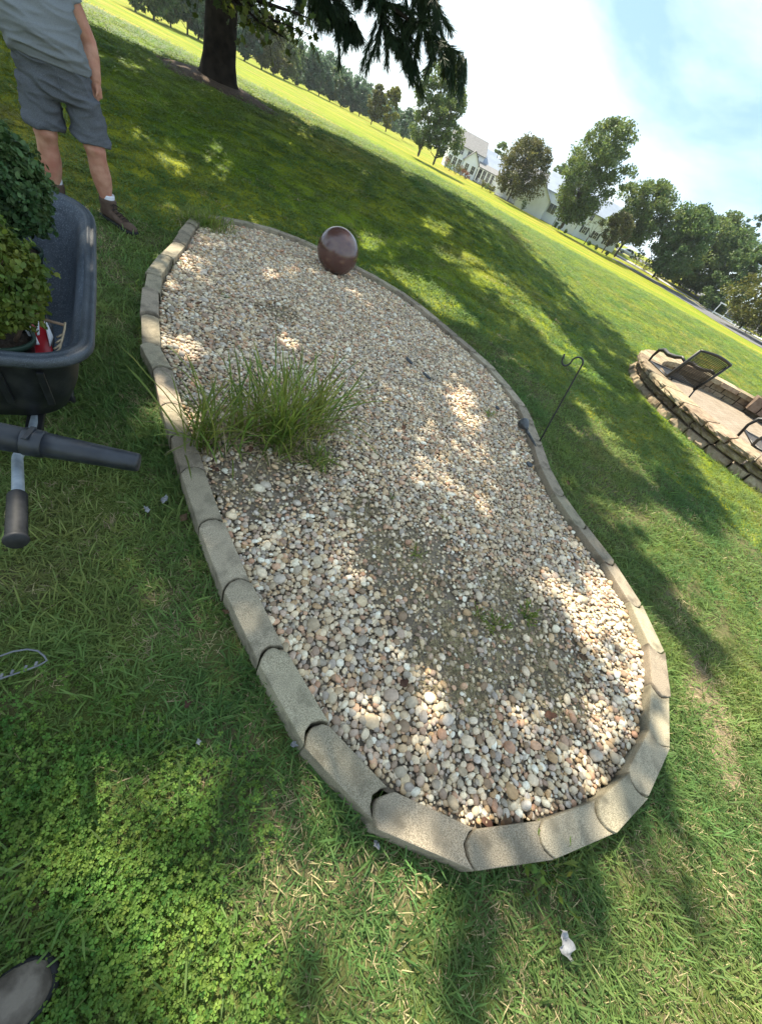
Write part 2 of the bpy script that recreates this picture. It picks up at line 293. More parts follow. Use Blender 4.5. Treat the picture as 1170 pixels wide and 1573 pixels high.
md_ = N(t, 'ShaderNodeMapRange'); md_.inputs[1].default_value = .45; md_.inputs[2].default_value = .72; md_.inputs[4].default_value = .55; t.links.new(nd.outputs['Fac'], md_.inputs[0])
dm = N(t, 'ShaderNodeMix', data_type='RGBA'); dm.inputs['B'].default_value = (0.33, 0.265, 0.185, 1); t.links.new(md_.outputs[0], dm.inputs['Factor']); t.links.new(hv.outputs[0], dm.inputs['A']); t.links.new(dm.outputs['Result'], b.inputs['Base Color'])
M['pebble'] = pm

GRASS_MID = 52000
HAZE = 0.00018
# ================================================================== ground
def polar_ground():
    rs = np.concatenate([[0.0], np.geomspace(0.5, 3, 10), np.linspace(3.5, 40, 74), np.geomspace(42, 700, 46)])
    na = 288; an = np.linspace(0, 2*np.pi, na, endpoint=False)
    X = rs[1:, None]*np.sin(an)[None]; Y = rs[1:, None]*np.cos(an)[None]; Z = terrain(X, Y)
    V = np.vstack([[0, 0, 0], np.stack([X, Y, Z], -1).reshape(-1, 3)]); nr = len(rs)-1; F = []
    i, j = np.meshgrid(np.arange(nr-1), np.arange(na), indexing='ij'); k = (j+1) % na
    F = np.stack([1+i*na+j, 1+(i+1)*na+j, 1+(i+1)*na+k, 1+i*na+k], -1).reshape(-1, 4)
    j = np.arange(na); F0 = np.stack([0*j, 1+j, 1+(j+1) % na, 0*j], -1)
    me = bpy.data.meshes.new('lawn'); me.from_pydata(V.tolist(), [], [tuple(q) for q in F.tolist()]+[tuple(q[:3]) for q in F0.tolist()])
    bm = bmesh.new(); bm.from_mesh(me); bmesh.ops.recalc_face_normals(bm, faces=bm.faces); bm.to_mesh(me); bm.free()
    me.polygons.foreach_set('use_smooth', [True]*len(me.polygons))
    return me
# lawn colouring: mown bands and dry patches that belong to the turf itself
lm = M['lawn']; t = lm.node_tree; b = t.nodes['Principled BSDF']
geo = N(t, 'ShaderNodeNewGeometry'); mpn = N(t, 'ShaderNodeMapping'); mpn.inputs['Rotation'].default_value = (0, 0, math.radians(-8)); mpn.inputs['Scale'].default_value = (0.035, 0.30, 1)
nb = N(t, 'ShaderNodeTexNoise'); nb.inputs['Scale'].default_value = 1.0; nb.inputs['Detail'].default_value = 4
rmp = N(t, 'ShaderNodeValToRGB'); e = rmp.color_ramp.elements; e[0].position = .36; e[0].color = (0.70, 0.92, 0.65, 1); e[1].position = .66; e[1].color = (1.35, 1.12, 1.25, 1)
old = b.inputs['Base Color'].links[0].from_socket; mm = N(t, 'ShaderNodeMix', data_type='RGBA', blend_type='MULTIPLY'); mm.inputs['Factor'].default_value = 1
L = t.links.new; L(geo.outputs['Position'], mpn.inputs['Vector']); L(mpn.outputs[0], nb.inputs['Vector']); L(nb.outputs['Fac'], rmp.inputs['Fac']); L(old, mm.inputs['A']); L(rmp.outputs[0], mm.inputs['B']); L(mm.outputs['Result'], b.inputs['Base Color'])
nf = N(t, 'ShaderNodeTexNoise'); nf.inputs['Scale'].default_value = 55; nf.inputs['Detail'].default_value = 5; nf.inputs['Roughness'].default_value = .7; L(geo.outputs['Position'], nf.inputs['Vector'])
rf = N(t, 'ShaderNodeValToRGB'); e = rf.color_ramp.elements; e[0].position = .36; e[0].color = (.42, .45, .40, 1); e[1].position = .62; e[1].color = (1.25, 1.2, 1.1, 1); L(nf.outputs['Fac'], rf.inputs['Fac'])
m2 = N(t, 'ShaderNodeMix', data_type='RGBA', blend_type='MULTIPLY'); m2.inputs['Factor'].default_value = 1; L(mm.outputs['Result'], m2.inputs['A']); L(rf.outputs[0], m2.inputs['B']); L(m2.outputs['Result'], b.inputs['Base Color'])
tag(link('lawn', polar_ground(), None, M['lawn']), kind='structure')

# thatch between the near grass blades
V = [(0, 0, .004)]; F = []; n = 72; rr_ = (.6, 1.2, 2, 3, 4, 5, 1e9)
for j, r in enumerate(rr_):
    for k in range(n):
        a = 2*math.pi*k/n; q = r if r < 1e8 else 5.8+.7*math.sin(a*5+1)+.4*math.sin(a*11)
        x, y = q*math.sin(a), q*math.cos(a); V.append((x, y, float(terrain(x, y))+(.004 if r < 1e8 else -.02)))
F = [(0, 1+k, 1+(k+1) % n) for k in range(n)]+[(1+j*n+k, 1+(j+1)*n+k, 1+(j+1)*n+(k+1) % n, 1+j*n+(k+1) % n) for j in range(len(rr_)-1) for k in range(n)]
tag(MB().add(V, F).build('thatch', M['thatch'], None, True), kind='structure')
# ================================================================== gravel bed with concrete edging
JT = [((285.5,341),(303,344)),((275,355),(293,358.5)),((266,371),(284.6,373)),((248.7,390),(266,392.6)),((226.5,419),(248,420)),((219.5,443),(244,443)),((217,479),(242.7,479)),((215.7,525.6),(247,525.6)),((236,561.5),(263,559)),((247,618),(279,614.5)),((276,718),(311,714)),((303,800),(339.5,791)),((342,897),(375.5,881)),((392,1002),(426.7,984.4)),((458,1129),(491,1099)),((560.5,1245),(585,1205)),((717,1336),(713,1270)),((848,1320),(812,1268)),((930,1283),(911.5,1237)),((985,1231),(966,1193)),((1025,1157),(999,1129)),((1029,1078),(1002,1062)),((1023,1012),(1000,996)),((989,937),(973,930)),((947,872),(934,866)),((904,817),(891,810)),((867,765),(856,760.5)),((843,721.6),(833.5,718)),((820.5,653.5),(807.5,648)),((789,598),(777,596)),((736,542.7),(725,540)),((706,518),(699,518)),((677,492),(670,493)),((647,468),(640,469)),((618,446),(612,449)),((585.6,427),(580,430)),((472,370),(470,373)),((432,354),(430,356.7)),((392,343),(390,345.5)),((353,334),(356,338))]
SPLIT = {9: 2, 27: 2, 28: 2, 29: 2, 35: 3}
BT = 0.10
mids = [(gnd(*o, BT)+gnd(*i, BT))/2 for o, i in JT]
path = []
for i, m in enumerate(mids):
    path.append(m)
    k = SPLIT.get(i, 1)
    for q in range(1, k):
        nx = mids[i+1]; tt = q/k; p = m.lerp(nx, tt)
        a = mids[max(i-1, 0)]; c = mids[min(i+2, len(mids)-1)]; d = (nx-m).normalized(); nrm = Vector((d.y, -d.x, 0))
        bulge = -((a-m).dot(nrm)+(c-nx).dot(nrm))/2*0.22*4*tt*(1-tt); path.append(p+nrm*bulge)
for q in (1, 2): path.append(mids[-1].lerp(mids[0], q/3)+Vector((-0.10, 0.0, 0)))
NJ = len(path); cen = sum(path, Vector())/NJ
OUT, INN, TAN = [], [], []
for i in range(NJ):
    d = (path[(i+1) % NJ]-path[i-1]).normalized(); n = Vector((d.y, -d.x, 0))
    if (path[i]-cen).dot(n) < 0: n = -n
    TAN.append(d); OUT.append(path[i]+n*0.052); INN.append(path[i]-n*0.052)
edging = empty('concrete_edging', (0, 0, 0), label='curved row of grey-tan concrete edging blocks round the gravel bed', cat='edging')
def arc(P, Q, dirv, bul, n=7):
    return [P.lerp(Q, k/n)+dirv*bul*(1-(2*k/n-1)**2) for k in range(n+1)]
for i in range(NJ):
    j = (i+1) % NJ; A_o, A_i, B_o, B_i = OUT[i].copy(), INN[i].copy(), OUT[j].copy(), INN[j].copy()
    dA, dB = -TAN[i], -TAN[j]; g = 0.006; jit = (0.010 if i < 10 else 0.004)
    A_o += TAN[i]*g; A_i += TAN[i]*g
    if i == 16: A_o += TAN[i]*0.007; A_i += TAN[i]*0.009+Vector((0.006, -0.006, 0)); A_o += Vector((-0.003, -0.008, 0))
    if i in (14, 15): A_o += TAN[i]*0.006; A_i += TAN[i]*0.008
    sh = 0.035*TAN[i]
    endA = arc(A_i+sh, A_o+sh, dA, 0.036); endB = arc(B_o+0.035*TAN[j], B_i+0.035*TAN[j], dB, 0.036)
    poly = [p+Vector((random.gauss(0, .0018), random.gauss(0, .0018), 0)) for p in endA+endB]; c = sum(poly, Vector())/len(poly)
    mb = MB(); tx, ty = random.uniform(-.02, .02), random.uniform(-.012, .012); hz = random.uniform(-1, 1)*jit; ox = random.uniform(-1, 1)*jit*.7; oy_ = random.uniform(-1, 1)*jit*.7
    rings = []
    for z, f in ((-0.06, 1.012), (BT-0.012, 1.006), (BT, 0.985)):
        rings.append([(c.x*0+(p.x-c.x)*f, (p.y-c.y)*f, z+hz+(tx*(p.x-c.x)+ty*(p.y-c.y) if z > 0 else 0)) for p in poly])
    mb.rings(rings); o = mb.build('edging_block', M['block'], edging, loc=(c.x+ox, c.y+oy_, 0), bevel=0.005, seg=2)
PIN = np.array([(p.x, p.y) for p in INN]); PMID = np.array([(p.x, p.y) for p in path]); POUT = np.array([(p.x, p.y) for p in OUT])
def inside(P, poly):
    P = np.asarray(P); x, y = P[:, 0], P[:, 1]; r = np.zeros(len(P), bool); j = len(poly)-1
    for i in range(len(poly)):
        xi, yi = poly[i]; xj, yj = poly[j]
        c = ((yi > y) != (yj > y)) & (x < (xj-xi)*(y-yi)/(yj-yi+1e-12)+xi); r ^= c; j = i
    return r
def edge_dist(P, poly):
    P = np.asarray(P); D = np.full(len(P), 1e9); n = len(poly)
    for i in range(n):
        a = poly[i]; b_ = poly[(i+1) % n]; ab = b_-a; t_ = np.clip(((P-a)@ab)/(ab@ab), 0, 1); D = np.minimum(D, np.hypot(*(P-a-t_[:, None]*ab).T))
    return D
def bed_z(x, y):
    return 0.038+0.012*np.sin(x*2.1+0.5)*np.sin(y*1.7)+0.006*np.sin(x*5.3)*np.cos(y*4.7)
xs = np.arange(-3.8, 2.2, 0.07); ys = np.arange(0.1, 6.0, 0.07); gx, gy = np.meshgrid(xs, ys, indexing='ij')
ok = inside(np.stack([gx.ravel(), gy.ravel()], 1), PMID).reshape(gx.shape)
idx = -np.ones(gx.shape, int); idx[ok] = np.arange(ok.sum()); V = [(x, y, bed_z(x, y)) for x, y in zip(gx[ok], gy[ok])]; F = []
for i in range(len(xs)-1):
    for j in range(len(ys)-1):
        q = (idx[i, j], idx[i+1, j], idx[i+1, j+1], idx[i, j+1])
        if min(q) >= 0: F.append(q)
me = bpy.data.meshes.new('gravel_bed'); me.from_pydata(V, [], F); me.polygons.foreach_set('use_smooth', [True]*len(F))
bed = tag(link('gravel_bed', me, None, M['soil']), kind='structure')
# pebble shapes
def pebble_mesh(k):
    bm = bmesh.new(); bmesh.ops.create_icosphere(bm, subdivisions=2, radius=1.0)
    sx, sy, sz = random.uniform(.92, 1.15), random.uniform(.68, .9), random.uniform(.42, .66); off = Vector((k*7.3, k*3.1, 0))
    for v in bm.verts:
        d = 1+0.22*mnoise.noise(v.co*0.9+off)+0.08*mnoise.noise(v.co*2.2+off)
        p = v.co*d; s_ = lambda c: math.copysign(abs(c)**0.9, c); v.co = Vector((s_(p.x)*sx, s_(p.y)*sy, s_(p.z)*sz))
    me = bpy.data.meshes.new('pebble'); bm.to_mesh(me); bm.free(); me.polygons.foreach_set('use_smooth', [True]*len(me.polygons)); me.materials.append(M['pebble']); return me
PEB = [pebble_mesh(k) for k in range(9)]
# bare, dusty places in the bed
BARE = [(gnd(610, 880, .05), .22), (gnd(650, 930, .05), .26), (gnd(585, 840, .05), .16), (gnd(720, 1060, .05), .13), (gnd(800, 960, .05), .24), (gnd(840, 1000, .05), .2), (gnd(400, 735, .05), .28), (gnd(480, 690, .05), .2), (gnd(560, 790, .05), .14), (gnd(700, 960, .05), .2), (gnd(760, 1010, .05), .2), (gnd(690, 1010, .05), .18), (gnd(660, 850, .05), .2), (gnd(850, 1060, .05), .16), (gnd(770, 900, .05), .14), (gnd(430, 480, .05), .2)]
def bare(P):
    w = np.zeros(len(P))
    for c, r in BARE: w = np.maximum(w, 1-sst(r*0.55, r*1.45, np.hypot(P[:, 0]-c.x, P[:, 1]-c.y)))
    return w
def peb_layer(cell, smin, smax, lift, keepbare):
    gx, gy = np.meshgrid(np.arange(-3.8, 2.2, cell), np.arange(0.1, 6.0, cell), indexing='ij')
    P = np.stack([gx.ravel(), gy.ravel()], 1)+rng.uniform(-.5, .5, (gx.size, 2))*cell
    ok = inside(P, PIN) & (edge_dist(P, PIN) > 0.008); P = P[ok]; w = bare(P); P = P[rng.random(len(P)) > w*keepbare]
    s = np.exp(rng.normal(math.log((smin*smax)**.5), 0.28, len(P))); s = np.clip(s, smin*.8, smax*1.1)
    z = bed_z(P[:, 0], P[:, 1])+lift+rng.uniform(-.004, .006, len(P))
    return np.column_stack([P, z]), s
La = peb_layer(0.0165, 0.0055, 0.0105, 0.008, 0.5); Lb = peb_layer(0.0225, 0.0085, 0.0155, 0.016, 0.78); Lc = peb_layer(0.085, 0.014, 0.024, 0.022, 0.8)
PP = np.vstack([La[0], Lb[0], Lc[0]]); PS = np.concatenate([La[1], Lb[1], Lc[1]])
# gentle size change: finer gravel to the far side
dist = np.hypot(PP[:, 0], PP[:, 1]); PS *= np.interp(dist, [0.5, 1.6, 3.5, 6], [1.12, 1.0, 1.05, 1.15])
rot = np.column_stack([rng.normal(0, .28, len(PP)), rng.normal(0, .28, len(PP)), rng.uniform(0, 6.28, len(PP))]); pid = rng.integers(0, len(PEB), len(PP))
zt = np.array([1, 1, 1.0])
vis = np.array([proj(p) for p in PP]); inframe = (vis[:, 0] > 10) & (vis[:, 0] < 1160) & (vis[:, 1] > 10) & (vis[:, 1] < 1560)
score = np.where(inframe & (np.arange(len(PP)) >= len(La[0])), PS/vis[:, 2], 0); big = np.argsort(-score)[:300]
for k in big:
    o = link('pebble', PEB[pid[k]], bed); o.location = PP[k]; o.rotation_euler = rot[k]; o.scale = (PS[k],)*3
rest = np.ones(len(PP), bool); rest[big] = False
o = scatter('pebbles', PEB, PP[rest], rot[rest], np.repeat(PS[rest][:, None], 3, 1), pid[rest], parent=bed); tag(o, 'smaller river pebbles covering the bed', kind='stuff')

# ================================================================== round stone patio on the right
PC0 = Vector((5.35, 7.7, 0)); PR = 2.56
pat = empty('stone_seat_wall', PC0, label='low curved seat wall of tan split stones and wide caps round the patio', cat='stone wall')
def stone(R_out, R_in, a0, a1, z0, z1, rough, seed):
    mb = MB(); na, nz_ = 8, 5; off = Vector((seed*3.7, seed*1.9, seed)); g = 0.013/R_out; a0 += g; a1 -= g; z1 -= .008
    def P(R, a, z): return Vector((R*math.sin(a), R*math.cos(a), z))
    front = []
    for iz in range(nz_+1):
        row = []
        for ia in range(na+1):
            u, v = ia/na, iz/nz_; edge = min(u, 1-u, v, 1-v)
            a = a0+(a1-a0)*u; z = z0+(z1-z0)*v
            rr = R_out+rough*(mnoise.noise(Vector((a*R_out*14, z*20, 0))+off)*1.1+.5*mnoise.noise(Vector((a*R_out*38, z*45, 0))+off)+min(edge*6, 1)*1.0-0.7)
            row.append(P(rr, a, z))
        front.append(row)
    V = [p for r in front for p in r]; n = na+1
    F = [(i*n+j, i*n+j+1, (i+1)*n+j+1, (i+1)*n+j) for i in range(nz_) for j in range(na)]
    b0 = len(V); V += [P(R_in, a0+(a1-a0)*k/na, z0) for k in range(n)]+[P(R_in, a0+(a1-a0)*k/na, z1) for k in range(n)]
    for k in range(na):
        F += [(b0+k, b0+k+1, k+1, k), (b0+n+k, b0+n+k+1, nz_*n+k+1, nz_*n+k), (b0+k, b0+k+1, b0+n+k+1, b0+n+k)]
    F += [tuple([i*n for i in range(nz_+1)]+[b0+n, b0]), tuple([i*n+na for i in range(nz_+1)]+[b0+n+na, b0+na])]
    return mb.add(V, F)
A0, A1 = math.radians(150), math.radians(395)
sd = 0
for z0, z1, Ro, Ri, ln, rg in ((-.20, .105, PR+.03, PR-.25, .30, .036), (.108, .222, PR-.03, PR-.25, .34, .045), (.225, .318, PR+.06, PR-.36, .42, .028)):
    a = A0
    while a < A1:
        w = ln*random.uniform(.75, 1.25)/PR; a2 = min(a+w, A1); sd += 1
        stone(Ro, Ri, a, a2, z0, z1, rg, sd).build('wall_stone', M['stone'], pat); a = a2
# higher brown blocks at the back
for ci, (z0, z1) in enumerate(((.322, .41), (.413, .50), (.503, .58))):
    a = math.radians(372)-ci*0.0; a += (ci % 2)*0.03
    while a < math.radians(425):
        a2 = a+.27/PR; sd += 1; stone(PR-.30, PR-.52, a, a2, z0-.2 if ci == 0 else z0, z1, .012, sd).build('back_block', M['stone_brown'], pat); a = a2
a = A1
while a < math.radians(440):
    a2 = a+.42/PR; sd += 1; stone(PR+.06, PR-.55, a, a2, .12, .318, .02, sd).build('wall_stone', M['stone'], pat); a = a2
mb = MB(); mb.lathe([(PR-.27, -.06), (PR-.27, .02)], seg=72); o = mb.build('patio_floor', M['patio'], None, loc=PC0); tag(o, kind='structure')
tp = M['patio'].node_tree; bb = tp.nodes['Principled BSDF']; br = N(tp, 'ShaderNodeTexBrick'); g2 = N(tp, 'ShaderNodeNewGeometry'); br.inputs['Scale'].default_value = 4.5; br.inputs['Mortar Size'].default_value = 0.02
br.inputs['Color1'].default_value = (1, 1, 1, 1); br.inputs['Color2'].default_value = (.86, .84, .82, 1); br.inputs['Mortar'].default_value = (.55, .52, .48, 1); mq = N(tp, 'ShaderNodeMix', data_type='RGBA', blend_type='MULTIPLY'); mq.inputs['Factor'].default_value = 1
so = bb.inputs['Base Color'].links[0].from_socket; tp.links.new(g2.outputs['Position'], br.inputs['Vector']); tp.links.new(so, mq.inputs['A']); tp.links.new(br.outputs['Color'], mq.inputs['B']); tp.links.new(mq.outputs['Result'], bb.inputs['Base Color'])

# patio chairs: tube frame with woven mesh seat and back
def chair(loc, rz, label):
    root = empty('patio_chair', loc, rz, label, 'chair', 'dark metal patio chairs')
    W, D, SH, BH = .64, .58, .30, .82              # x = width, +y = front
    yb, yt = -.28, -.40                             # back bottom / top
    for s in (-1, 1):
        x = s*W/2
        mb = MB(); mb.tube([(x, yt-.03, BH), (x, yb, SH), (x, yb+.02, SH-.02)], .021, 8); mb.build('back_post', M['chair_metal'], root, True)
        mb = MB(); pts = [(x, yt+.07, BH-.22), (x, yt+.16, BH-.20), (x, -.12, SH+.27), (x, .05, SH+.235), (x, .20, SH+.245), (x, .30, SH+.20), (x, .33, SH+.08), (x, .27, 0.02), (x, .16, .016), (x, -.3, .016)]
        mb.tube(pts, [.02, .026, .032, .034, .034, .028, .02, .02, .018, .018], 8); mb.build('arm', M['chair_metal'], root, True)
        mb = MB(); mb.tube([(x, .29, SH), (x, yb, SH), (x, -.34, .016)], .015, 8); mb.build('leg', M['chair_metal'], root, True)
    mb = MB(); n = 9; mb.tube([(W*(k/n-.5), yt-.03-.02*math.sin(math.pi*k/n), BH+.035*math.sin(math.pi*k/n)) for k in range(n+1)], .018, 8); mb.build('top_rail', M['chair_metal'], root, True)
    [MB().tube([(-W/2, yy, z_), (W/2, yy, z_)], .015, 8).build('cross_rail', M['chair_metal'], root, True) for yy, z_ in ((yb, SH+.02), (.3, SH), (-.3, .016))]
    def weave(name, f, nu, nv):
        mb = MB(); w = .0058
        for i in range(1, nu):
            u = i/nu
            P = [Vector(f(u, k/8)) for k in range(9)]; d = (Vector(f(min(u+.01, 1), .5))-Vector(f(u, .5))).normalized()*w
            mb.rings([[p-d, p+d] for p in P], False, False, False)
        for j in range(1, nv):
            v = j/nv; P = [Vector(f(k/8, v)) for k in range(9)]; d = (Vector(f(.5, min(v+.01, 1)))-Vector(f(.5, v))).normalized()*w
            mb.rings([[p-d+Vector((0, .002, .002)), p+d+Vector((0, .002, .002))] for p in P], False, False, False)
        mb.build(name, M['chair_metal'], root)
    weave('back_mesh', lambda u, v: (W*(u-.5), yb+(yt-.03-yb)*v+.03*math.sin(math.pi*v)-.02*math.sin(math.pi*u)*v, SH+.02+(BH-SH-.02)*v+.03*math.sin(math.pi*u)*v), 30, 26)
    weave('seat_mesh', lambda u, v: (W*(u-.5), yb+(.3-yb)*v, SH-.035*math.sin(math.pi*v)*math.sin(math.pi*u)+.02*(1-v)), 30, 26)
    return root
chair((3.30, 7.79, .02), math.radians(19), 'black mesh-back patio chair facing away at the rounded end of the seat wall')
chair((4.40, 6.20, .02), math.radians(78), 'black mesh patio chair cut by the right photo edge, behind the seat wall')

# ================================================================== road, drive, far kerb
def strip(name, near, far, matn, dz, n=24):
    V = []; F = []
    def res(l):
        P = [hit(*p) for p in l]; return [P[0].lerp(P[0], 0)] and [P[min(int(s), len(P)-2)].lerp(P[min(int(s), len(P)-2)+1], s-min(int(s), len(P)-2)) for s in np.linspace(0, len(P)-1, n)]
    a, c = res(near), res(far)
    m = 6
    for p, q in zip(a, c):
        for k in range(m+1):
            w = p.lerp(q, k/m); V.append((w.x, w.y, float(terrain(w.x, w.y))+dz))
    for i in range(n-1):
        for k in range(m): F.append((i*(m+1)+k, (i+1)*(m+1)+k, (i+1)*(m+1)+k+1, i*(m+1)+k+1))
    me = bpy.data.meshes.new(name); me.from_pydata(V, [], F); return tag(link(name, me, None, M[matn]), kind='structure')
strip('road', [(940,397),(1000,432),(1060,468),(1120,506),(1200,552)], [(944,392),(1003,425.5),(1062,461),(1122,498),(1204,543)], 'asphalt', .03)
strip('footpath_kerb', [(944,391.3),(1003,425),(1062,460.5),(1122,497.5),(1204,542)], [(945,390),(1004,423.4),(1063,458.6),(1123,495.4),(1205,539)], 'kerb', .10)
strip('parking_lot', [(946,385),(1005,420.5),(1064,455.5),(1124,491.5),(1206,535)], [(944,376),(1004,408),(1066,443),(1126,478),(1208,520)], 'asphalt', .04)
# ================================================================== trees
def leaf_cloud(cl, rad, per, size, flat=0.75, seed=0):
    """cl (n,3) clump centres, rad (n,) radii -> leaf quads with random tilt"""
    g = np.random.default_rng(seed); n = len(cl); C = np.repeat(cl, per, 0); Rr = np.repeat(rad, per)
    d = g.normal(size=(n*per, 3)); d /= np.linalg.norm(d, axis=1)[:, None]; d[:, 2] *= flat; P = C+d*(Rr*g.random(n*per)**0.45)[:, None]
    a = g.normal(size=(n*per, 3)); a /= np.linalg.norm(a, axis=1)[:, None]; b_ = np.cross(a, g.normal(size=(n*per, 3))); b_ /= np.linalg.norm(b_, axis=1)[:, None]
    s = size*g.uniform(.6, 1.35, n*per)[:, None]; a *= s; b_ *= s*.6
    V = np.stack([P-a, P+b_, P+a*1.05, P-b_], 1).reshape(-1, 3); F = np.arange(len(V)).reshape(-1, 4); return V, F
PROF = {'round': lambda t: np.sqrt(np.clip(1-(2*t-0.9)**2/1.21, 0, 1)), 'oval': lambda t: np.clip(np.sin(np.pi*np.clip(t*.92+.06, 0, 1))**.7, 0, 1), 'cone': lambda t: np.clip((1-t)**.8, .03, 1)*np.clip(t*9, 0.3, 1), 'vase': lambda t: np.clip(np.sin(np.pi*np.clip(t*.78+.12, 0, 1))**.8*(0.72+.4*t), 0, 1)}
def tree_mesh(kind, H, crown_w, crown_z0, ncl, per, size, seed, trunk_r=None, gap=.5, nlimb=9):
    g = np.random.default_rng(seed); ch = H-crown_z0; tr = trunk_r or H*.016
    t_ = g.random(ncl)**.85; ang = g.uniform(0, 2*np.pi, ncl); lob = 1+.22*np.sin(ang*3+seed)+.12*np.sin(ang*5+2*seed+t_*6)
    rr = PROF[kind](t_)*crown_w/2*lob*(g.random(ncl)**gap); cl = np.column_stack([rr*np.cos(ang), rr*np.sin(ang), crown_z0+t_*ch]); rad = crown_w*g.uniform(.07, .145, ncl)*(1 if kind != 'cone' else .8)
    V, F = leaf_cloud(cl, rad, int(per*2.6), size*1.12, seed=seed); crown = fast_mesh('crown', V, F)
    mb = MB(); lean = g.normal(0, .012, 2)*H
    ax = lambda z: Vector((lean[0]*(z/H)**1.5, lean[1]*(z/H)**1.5, z)); top = crown_z0+ch*.78
    ks = np.linspace(.06, 1, 24); mb.tube([ax(-.2), ax(.02*H)]+[ax(top*k) for k in ks], [tr*1.7, tr*1.15]+[tr*np.interp(k, [0, .25, .5, .75, 1], [1.1, 1, .75, .45, .12]) for k in ks], 8)
    trunk = mb.mesh('trunk', True); mb = MB()
    order = np.argsort(-rr)[:nlimb*3]; g.shuffle(order)
    for k in order[:nlimb]:
        e = Vector(cl[k]); z0 = max(crown_z0*.75, e.z-rr[k]*1.1-ch*.12); z0 = min(z0, top*.9); p0 = ax(z0); m1 = p0.lerp(e, .5)+Vector((0, 0, -.04*ch))
        mb.tube([p0, m1, e], [tr*.42, tr*.26, tr*.06], 6)
    return trunk, crown, mb.mesh('limbs', True)
def tree(name, loc, meshes, leaf, bark, label, rz=0, scale=1.0, group=None):
    o = empty(name, loc, rz, label, 'tree', group); o.scale = (scale,)*3 if not hasattr(scale, '__len__') else scale
    for nm, me, mt in (('trunk', meshes[0], bark), ('crown', meshes[1], leaf), ('limbs', meshes[2], bark)):
        c = link(nm, me, o)
        if nm == 'limbs': c['kind'] = 'stuff'
        if not me.materials: me.materials.append(None)
        c.material_slots[0].link = 'OBJECT'; c.material_slots[0].material = M[mt]
    return o
def height_at(base, topx, topy):
    d = ray(topx, topy); r = math.hypot(base.x, base.y); return CAMH+d[2]/math.hypot(d[0], d[1])*r-base.z
VAR = [tree_mesh('oval', 10, 7.2, .8, 95, 24, .27, s) for s in (1, 2)]+[tree_mesh('round', 10, 8.8, .7, 105, 24, .27, s) for s in (3, 4)]+[tree_mesh('cone', 10, 5.6, .5, 95, 22, .24, 5)]
GL = 'trees along the far left edge of the lawn'
ordn = ['first', 'second', 'third', 'fourth', 'fifth', 'sixth', 'seventh', 'eighth', 'ninth', 'tenth', 'eleventh', 'twelfth', 'thirteenth', 'fourteenth', 'fifteenth', 'sixteenth', 'seventeenth', 'eighteenth']
# front row right of the near trunk: (x, y base, R, height m, variant, leaf)
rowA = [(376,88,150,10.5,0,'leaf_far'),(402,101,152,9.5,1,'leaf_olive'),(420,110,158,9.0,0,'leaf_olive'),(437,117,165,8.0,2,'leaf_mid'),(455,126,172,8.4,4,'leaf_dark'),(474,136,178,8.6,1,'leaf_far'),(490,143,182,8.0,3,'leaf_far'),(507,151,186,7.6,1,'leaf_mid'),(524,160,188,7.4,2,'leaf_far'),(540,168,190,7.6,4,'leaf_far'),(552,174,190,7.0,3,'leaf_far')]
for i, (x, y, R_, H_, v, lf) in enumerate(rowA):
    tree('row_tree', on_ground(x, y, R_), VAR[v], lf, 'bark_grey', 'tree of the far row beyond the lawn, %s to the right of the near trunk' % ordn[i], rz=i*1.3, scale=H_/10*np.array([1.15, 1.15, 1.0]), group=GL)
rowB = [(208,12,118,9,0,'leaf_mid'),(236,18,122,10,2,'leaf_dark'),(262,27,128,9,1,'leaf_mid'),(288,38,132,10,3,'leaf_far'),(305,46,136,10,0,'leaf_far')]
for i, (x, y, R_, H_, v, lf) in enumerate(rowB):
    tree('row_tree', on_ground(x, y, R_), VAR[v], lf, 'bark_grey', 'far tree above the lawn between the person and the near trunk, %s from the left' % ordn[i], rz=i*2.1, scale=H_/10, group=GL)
# hazier wood behind the row, one mass
wv = []; wf = []; nb_ = 0
g = np.random.default_rng(31)
for k in range(56):
    x = np.interp(k, [0, 55], [180, 640]); y = np.interp(x, [180, 300, 430, 552, 640], [0, 40, 110, 172, 215]); p = on_ground(x, y, g.uniform(225, 300)); H_ = g.uniform(9.5, 13.5)*np.interp(x, [180, 560, 640], [1.05, .9, .55])
    for nm in (0,):
        cl = np.column_stack([g.normal(0, 2.6, 44), g.normal(0, 2.6, 44), g.uniform(.3, H_, 44)]); V, F = leaf_cloud(cl, g.uniform(.9, 1.7, 44), 20, .52, seed=100+k); V = V+np.array([p.x, p.y, p.z]); wv.append(V); wf.append(F+nb_); nb_ += len(V)
tag(link('far_wood', fast_mesh('far_wood', np.vstack(wv), np.vstack(wf)), None, M['leaf_far']), 'hazy blue-green wood behind the far tree row', 'wood', kind='stuff')
